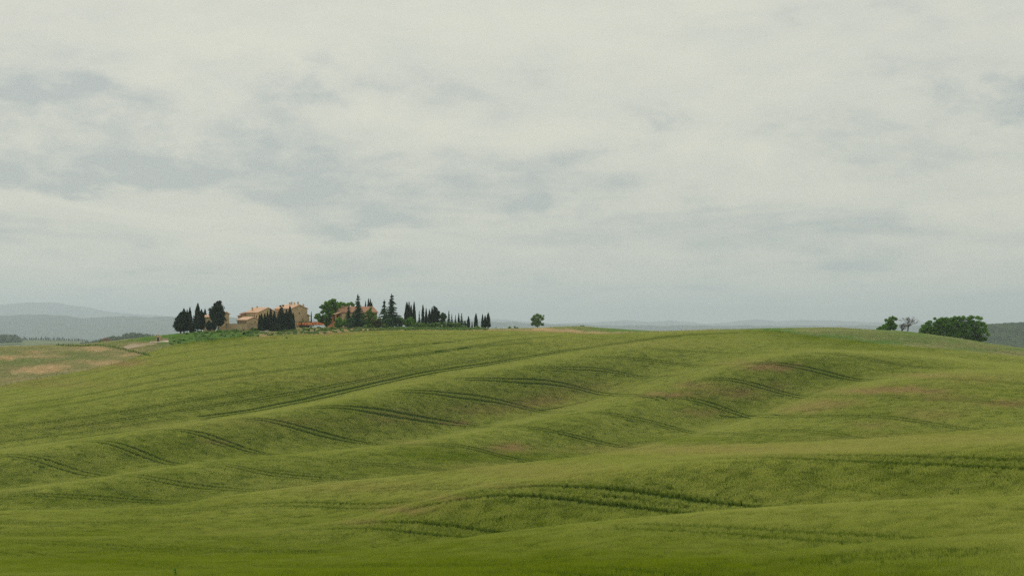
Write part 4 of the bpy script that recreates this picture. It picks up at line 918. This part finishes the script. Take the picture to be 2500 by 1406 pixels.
p = LP(5.8, 1.45, 0); m.box((p[0], p[1], ze * .45 - .12), 2.9, 11.9, .24, th2 + 0.0)
m.obj('loggia_floor', M_brick, lh)
for a in (2.15, 5.85, 9.55):
    m = MB()
    for i in range(9):
        t0, t1 = math.pi * i / 9, math.pi * (i + 1) / 9; R = 1.5
        z0_, z1_ = ze*.45 - 1.9 + math.sin(t0)*R*.9, ze*.45 - 1.9 + math.sin(t1)*R*.9; zt = ze * .45 - .25
        pa, pb = a - math.cos(t0)*R, a - math.cos(t1)*R
        for off in (2.62, 2.98): m.poly([LP(pa, off, z0_), LP(pb, off, z1_), LP(pb, off, zt), LP(pa, off, zt)])
        m.poly([LP(pa, 2.62, z0_), LP(pb, 2.62, z1_), LP(pb, 2.98, z1_), LP(pa, 2.98, z0_)])
    m.obj('arch', M_brick, lh)
st = link('outside_stair', None, lh); 
for i in range(9):
    m = MB(); p = LP(-.2 - 0 * i, 3.4 + i * .55, 0); hh = ze * .42 * (1 - i / 9) + .8; m.box((p[0], p[1], hh / 2 - .8), .56, 1.5, hh, th2); m.obj('step', M_brick, st)
m = MB(); e = C0 + v * 17.7 - u * .12; m.tube([(e.x, e.y, 1.5), (e.x, e.y, ze)], .07, 6); m.obj('downpipe', M_plaster, lh)
m = MB(); e = C0 + v * 4.2 + u * 2.0; m.tube([(e.x, e.y, ze + .7), (e.x, e.y, ze + 2.1)], .09, 6); m.obj('vent_pipe', M_wood2, lh)

# ------------------------------------------------------------------ small things on the hilltop
o = link('orange_barrier', None, loc=((756 - CX) * 788 / F, 788, gv_(756, 788))); tag(o, 'low orange plastic mesh barrier between farmhouse and big oak', 'barrier')
m = MB(); pts = [(723, 788), (735, 786.8), (748, 787.2), (760, 786.4), (772, 785), (778, 786.8), (790, 790)]
kk = 786 / F
for i, (a, b) in enumerate(zip(pts[:-1], pts[1:])):
    for s in range(4):
        x0, x1 = a[0] + (b[0]-a[0])*s/4, a[0] + (b[0]-a[0])*(s+1)/4; t0, t1 = a[1] + (b[1]-a[1])*s/4, a[1] + (b[1]-a[1])*(s+1)/4
        dep = .8 * math.sin(x0 * .9)
        A = ((x0-CX)*kk - o.location.x, dep, 0); B = ((x1-CX)*kk - o.location.x, .8 * math.sin(x1 * .9), 0)
        za, zb2 = (HY - t0)*kk - o.location.z, (HY - t1)*kk - o.location.z; lo = (HY - 793.5)*kk - o.location.z
        m.poly([(A[0], A[1], lo), (B[0], B[1], lo), (B[0], B[1], zb2), (A[0], A[1], za)]); m.poly([(A[0], A[1]+.06, lo), (A[0], A[1]+.06, za), (B[0], B[1]+.06, zb2), (B[0], B[1]+.06, lo)])
m.obj('mesh_panel', M_orange, o)
for i, (x, t) in enumerate(pts):
    p = MB(); p.box(((x-CX)*kk - o.location.x, .85*math.sin(x*.9) + .15, ((HY - t)*kk + .25 - o.location.z) / 2 - .6), .09, .09, ((HY - t)*kk + .25 - o.location.z) + 1.2); p.obj('stake', M_wood2, o)
cypress(760, 759.5, 790, 3.6, 796, 'thin young cypress standing alone behind the orange barrier', None)
for px, top, lab in ((766.5, 778, 'thin dark pole behind the orange barrier'),):
    x, y, z = W(px, top, 792); m = MB(); m.tube([(0, 0, -3), (0, 0, z - gv_(px, 792))], .07, 6); m.box((0, 0, z - gv_(px, 792) + .06), .2, .2, .12)
    tag(m.obj('pole', M_wood2, None, (x, 792, gv_(px, 792))), lab, 'pole')
# low stone bank under the house (grey hedge)
bush(738, 780, 789, 34, 790, 'low grey green hedge at the foot of the big farmhouse block', 'hedge', None, M_fir, 700, .4, 'hedge')
bush(757, 781.5, 789, 26, 792, 'low grey green hedge right of the farmhouse shed', 'hedge', None, M_fir, 500, .4, 'hedge')
# scrub on the slope below the houses
words = ['dark', 'green', 'bright green', 'low', 'rounded', 'small']
SC_L = [(470,806,14,1),(487,808,16,0),(505,809,18,1),(520,809,14,2),(536,808,16,1),(551,807,14,2),(566,804,14,2),(578,805,14,1),(590,806,12,0),(597,812,10,3),(606,809,12,1),(616,806,14,1),(612,800,12,1),(622,797,12,1),(620,803,12,3),(630,806,8,1),(740,800,8,1),(754,806,5,3),(768,803,4,3),(776,801,6,1),(570,815,10,1),(540,816,10,2),(498,818,14,2),(630,818,8,1),(720,808,10,1),(793,803,8,1),(455,813,10,1),(700,822,8,1)]
place_w = ['below the left cypress clump','under the tallest left cypress','left of the tower house foot','before the tower house','below the ragged evergreen','under the garden wall','left below the terrace wall','below the terrace wall middle','near the terrace wall corner','standing dark below the terrace corner','right of the terrace corner','against the terrace side wall','halfway up the terrace side wall','high beside the terrace side wall','darkest beside the terrace side wall','just left of the farmhouse cypress row','below the orange barrier at its left','alone on the tan bank below the barrier','tiny on the bank below the thin cypress','right end of the bank below the barrier','lower down below the terrace wall','at the wheat edge below the garden wall','at the wheat edge below the left cypresses','at the left foot of the farmhouse cypresses','right of the farmhouse cypresses','left below the outside stair','on the bare bank of the leftmost cypress','at the wheat edge right of the farmhouse cypresses']
for (px, py, w, c), pw in zip(SC_L, place_w):
    d = min(max(at(px, py + 4), 700), 786) if py > 801 else 772
    kk = d / F; h = rnd.uniform(4.5, 8)
    zgp = float(gz(px, d)); bpy_ = HY - zgp / kk
    bush(px, bpy_ - h, bpy_, w, d, '%s scrub bush %s' % (words[(px + c) % 6], pw), 'bush', 'scrub bushes on the bank below the houses', (M_bush, M_oak, M_lone, M_cyp)[c], 260, .4)
# undergrowth on the bank: low leafy clumps too many to count
ug = []
for k in range(4):
    a = leafcloud([(0, 0, .25), (.5, 0, .35), (-.4, .3, .2), (.1, .5, .45)], [.45, .4, .4, .35], 110, .24, random.Random(90 + k), .8, .5, .3)
    ug.append(new_mesh('undergrowth_%d' % k, a[0], a[1], (M_bush, M_bush, M_lone, M_lone)[k]))
UP = []
for _ in range(9000):
    px = rg.uniform(405, 1190); e0 = float(edge_d(px)); d = e0 + rg.uniform(.5, 1) * 3 + rg.random() ** 1.4 * 38
    den = np.interp(px, [405, 440, 480, 640, 720, 800, 960, 1020, 1190], [.03, .10, .18, .35, .25, .3, .35, .8, .4])
    patch = .5 + .5 * math.sin(px * .11 + d * .06) * math.sin(d * .21 + px * .03)
    if rg.random() > den * (.25 + .9 * patch) * .42: continue
    UP.append(((px - CX)*d/F, d, float(gz(px, d)) - .05))
print('undergrowth', len(UP)); UP = np.array(UP)
scatter('undergrowth', UP, rg.uniform(.5, 1.9, len(UP)), np.zeros(len(UP)), np.zeros(len(UP)), rg.integers(0, 4, len(UP)), ug)
# rocks under the cypresses
for i, (px, py, s, lab) in enumerate([(637.5, 815.5, .7, 'pale rock at the foot of the leftmost farmhouse cypress'), (642.5, 813.8, .6, 'small pale rock left of the gap under the cypresses'), (650, 813, .8, 'largest pale rock under the slim cypresses'), (656, 814, .5, 'small pale rock at the right under the slim cypresses')]):
    d = DC - 10; g = gv_(px, d); m = MB(); rr = random.Random(i); bm = []
    for a in range(5):
        for b in range(8):
            ph, tt = math.pi * a / 4, 2 * math.pi * b / 8; r = s * rr.uniform(.75, 1.1); bm.append((r*math.sin(ph)*math.cos(tt)*1.3, r*math.sin(ph)*math.sin(tt), r*math.cos(ph)*.7))
    m.v = bm; m.f = [(a*8+b, a*8+(b+1) % 8, (a+1)*8+(b+1) % 8, (a+1)*8+b) for a in range(4) for b in range(8)]
    tag(m.obj('rock', M_rock, None, ((px - CX)*d/F, d, g + .35)), lab, 'rock', 'rocks under the farmhouse cypresses')
# ruin and stony yard on the left slope
gx, gd = 388, at(388, 833); kk = gd / F
gp = Vector(((gx - CX)*kk, gd, float(gz(gx, gd))))
ru = link('brick_shrine', None, loc=gp); tag(ru, 'small pinkish brick shrine with a pointed top on the left slope', 'shrine')
m = MB(); m.box((0, 0, .9), 1.9, 1.5, 2.4); m.obj('wall', M_stone2, ru)
m = MB(); m.v = [(-1.15,-.9,2.05),(1.15,-.9,2.05),(1.15,.9,2.05),(-1.15,.9,2.05),(0,-.9,3.3),(0,.9,3.3)]; m.f = [(0,1,4),(2,3,5),(1,2,5,4),(3,0,4,5),(0,3,2,1)]; m.obj('roof', M_stone2, ru)
m = MB(); m.box((-.2, -.76, .9), .8, .06, 1.9); m.obj('doorway', M_glass, ru)
for lab, x0, x1, h in (('low pinkish wall left of the brick shrine', 370, 382, 1.2), ('low pinkish wall right of the brick shrine', 397, 411, 1.5)):
    r = link('low_wall', None, loc=((x0 - CX)*kk, gd - .2, float(gz(x0, gd)))); tag(r, lab, 'wall', 'low walls beside the shrine')
    m = MB(); L = (x1 - x0) * kk; m.box((L/2, 0, h/2 - .2), L, .4, h); m.obj('wall', M_stone2, r)
    m = MB(); m.box((L/2, 0, h - .16), L + .1, .55, .07); m.obj('capping', M_plaster, r)
def flat_patch(name, poly, mat, h=.10):
    v = []; 
    for px, py in poly: d = at(px, py); v.append(((px - CX)*d/F, d, float(gz(px, d)) + h))
    n = len(v); vv = v + [(x, y, z - .8) for x, y, z in v]
    f = [tuple(range(n))] + [(i, (i+1) % n, n + (i+1) % n, n + i) for i in range(n)]
    return tag(link(name, new_mesh(name, vv, f, mat)), kind='structure')
flat_patch('paved_yard', [(364,836.5),(412,835),(411,831.5),(372,832.5)], M_plaster, .35)
flat_patch('gravel_yard', [(300,848),(312,851.5),(330,848),(355,845),(385,840),(380,837.5),(325,837.5)], M_gravel, .35)
wall_run('yard_kerb', 'long pale low kerb wall along the top of the gravel yard', [(297, at(297, 843), 842.5), (322, at(322, 838), 837), (388, at(388, 838), 837)], 837, .4, M_plaster, 'wall', .7)
# red roofed hut behind the meadow crest
hd = 860.0; hut = link('farm_hut', None, loc=((259 - CX)*hd/F, hd, (HY - 836)*hd/F - .5)); tag(hut, 'low farm hut with a brown red roof and a white right side behind the meadow', 'hut')
m = MB(); m.box((0, 0, .8), 3.6, 3, 2.4); m.obj('wall', M_plaster, hut)
m = MB(); m.v = [(-2.4,-2,1.6),(2.4,-2,1.6),(2.4,2,1.6),(-2.4,2,1.6),(-.8,0,2.75),(.8,0,2.75)]; m.f = [(0,1,5,4),(1,2,5),(2,3,4,5),(3,0,4),(0,3,2,1)]
m.obj('roof', simple('red_brown_roof', (.16,.07,.045), (.10,.05,.035), 2), hut)
bush(246, 831.5, 837, 14, hd-6, 'green bush left of the farm hut', n=200); bush(262, 833, 838, 12, hd-7, 'low bush right before the farm hut', n=200)
bush(314, 823.5, 829, 9, 900, 'round dark bush on the slope right of the farm hut', mat=M_oak, n=200)
# young trees in a line along the meadow fence
sap = leafcloud([(0, 0, .55), (0, 0, .95), (.05, 0, 1.25)], [.33, .30, .2], 60, .26, random.Random(3))
SAP = new_mesh('sapling_crown', sap[0], sap[1], M_oak); SAPT = trunk_mesh('sapling_trunk', .05, .03, .9)
sp = [(139, 844), (150, 844.5), (158, 845), (170, 845)]
line = [(139, 844), (165, 845.5), (200, 846), (240, 845), (270, 848), (300, 855), (330, 862), (369, 870)]
s = np.concatenate([[0], np.cumsum(np.hypot(*np.diff(np.array(line), axis=0).T))]); q = np.arange(0, s[-1], 4.1)
for i, (a, b) in enumerate(zip(np.interp(q, s, [p[0] for p in line]), np.interp(q, s, [p[1] for p in line]))):
    d = at(a, b + rnd.uniform(-.3, .3)); o = link('sapling', None, loc=((a - CX)*d/F, d, float(gz(a, d))))
    tag(o, 'small dark green sapling in the long planted line between meadow and gravel yard', 'sapling', 'saplings planted in a line along the meadow')
    c = link('crown', SAP, o); c.rotation_euler.z = rnd.uniform(0, 6); c.scale = (rnd.uniform(.7, 1.1),) * 2 + (rnd.uniform(.75, 1.1),); link('trunk', SAPT, o)
# fence posts along the lower edge of the meadow
PM = MB(); PM.box((0, 0, .5), .11, .11, 1.6, 0, .8); PME = new_mesh('post', PM.v, PM.f, M_wood2)
for px in (12, 27, 44, 60, 75, 90, 114, 138, 153, 180, 214, 243, 272, 301, 322, 344):
    py = float(np.interp(px, ex, [p[1] for p in EDGE])); d = at(px, py) + 1.5
    tag(link('fence_post', PME, None, ((px - CX)*d/F, d, float(gz(px, d)))), 'thin dark wooden post on the lower edge of the tan meadow', 'post', 'posts along the lower edge of the meadow')
for px, py, lab in ((1106, 802, 'short white post before the hedge'), (1177.5, 805, 'leaning white post left of the last three cypresses')):
    d = at(px, py + 2); m = MB(); m.box((0, 0, .6), .16, .16, 1.6); m.box((0, 0, 1.44), .2, .2, .06); o = m.obj('marker_post', M_plaster, None, ((px-CX)*d/F, d, float(gz(px, d)))); o.rotation_euler.y = .1 if px > 1150 else 0; tag(o, lab, 'post')
# far trees across the valley
rr = random.Random(11)
def far_tree_mesh(n, tall, seed):
    a = leafcloud([(0, 0, .5), (0, 0, .8), (.1, 0, .3)], [.42, .3, .4], n, .3, random.Random(seed), 1.0); return new_mesh('far_tree', [(x, y, z * tall) for x, y, z in a[0]], a[1], M_wood)
FT = [far_tree_mesh(50, 1.5, 1), far_tree_mesh(60, 1.0, 2), far_tree_mesh(60, 1.2, 3)]
def valley_z(px, d): return float(zval(np.array([px]), np.array([d]), np.array([(px - CX)*d/F]))[0])
for i in range(38):
    px = 50 + i * 4.35 + rr.uniform(-1, 1); d = 4300; 
    o = link('far_tree', rr.choice(FT), None, ((px-CX)*d/F, d, valley_z(px, d) - 1)); s_ = rr.uniform(4.5, 6.5); o.scale = (s_*.75, s_*.75, s_)
    tag(o, 'tiny blue grey tree in the long row along the valley horizon at the left', 'tree', 'row of tiny trees on the far valley ridge')
def wood(name, px0, px1, pyt, d, n, size, lab):
    rr = random.Random(name + lab); cs, rs = [], []
    for i in range(n):
        px = rr.uniform(px0, px1); dd = d * rr.uniform(.97, 1.03); r = size * rr.uniform(.6, 1.2)
        cs.append(((px-CX)*dd/F, dd, valley_z(px, dd) + r * .4 + (1 - abs(2*(px-px0)/(px1-px0) - 1)) * pyt)); rs.append(r)
    v, f = leafcloud(cs, rs, n * 70, size * .45, rr, .8); o = link(name, new_mesh(name, v, f, M_wood)); tag(o, kind='stuff', label=lab)
wood('far_wood', 262, 400, 3, 3250, 60, 6, 'blue green wood on the low hill left of the villa')
wood('far_wood', -30, 50, 3, 4200, 26, 12, 'blue green wood at the far left edge')
wood('far_wood', 60, 260, 0, 3600, 36, 6, 'hedgerows and copses in the left valley')
wood('far_wood', 140, 420, 0, 2500, 40, 4.5, 'scattered bushes in the valley below the hut')
# tall weed in the foreground
o = link('weed_plant', None, loc=ground_pt(428, 1408)); tag(o, 'tall dark green weed sticking out of the wheat at the bottom left', 'weed')
m = MB(); m.tube([(0, 0, 0), (.02, 0, .6), (-.03, 0, 1.05)], [.02, .015, .006], 5); m.obj('stem', M_oak, o)
r4 = random.Random(4); lv = leafcloud([(0, 0, .3), (.02, 0, .6), (-.02, 0, .85)], [.12, .12, .08], 90, .09, r4, 1.6); link('leaves', new_mesh('leaves', lv[0], lv[1], M_oak), o)

# ------------------------------------------------------------------ haze
hm = bpy.data.materials.new('haze'); hm.use_nodes = True; t = hm.node_tree; t.nodes.clear()
pv = N(t, 'ShaderNodeVolumePrincipled', ins={'Color': (0.77, 0.882, 1.0, 1), 'Density': 0.000062, 'Anisotropy': 0.25})
oo = N(t, 'ShaderNodeOutputMaterial'); t.links.new(pv.outputs[0], oo.inputs['Volume'])
m = MB(); m.box((0, 19500, (620 - 80) / 2), 92000, 53000, 700); hz = m.obj('haze', hm); tag(hz, kind='stuff')
print('tris approx', sum(len(me.polygons) for me in bpy.data.meshes))
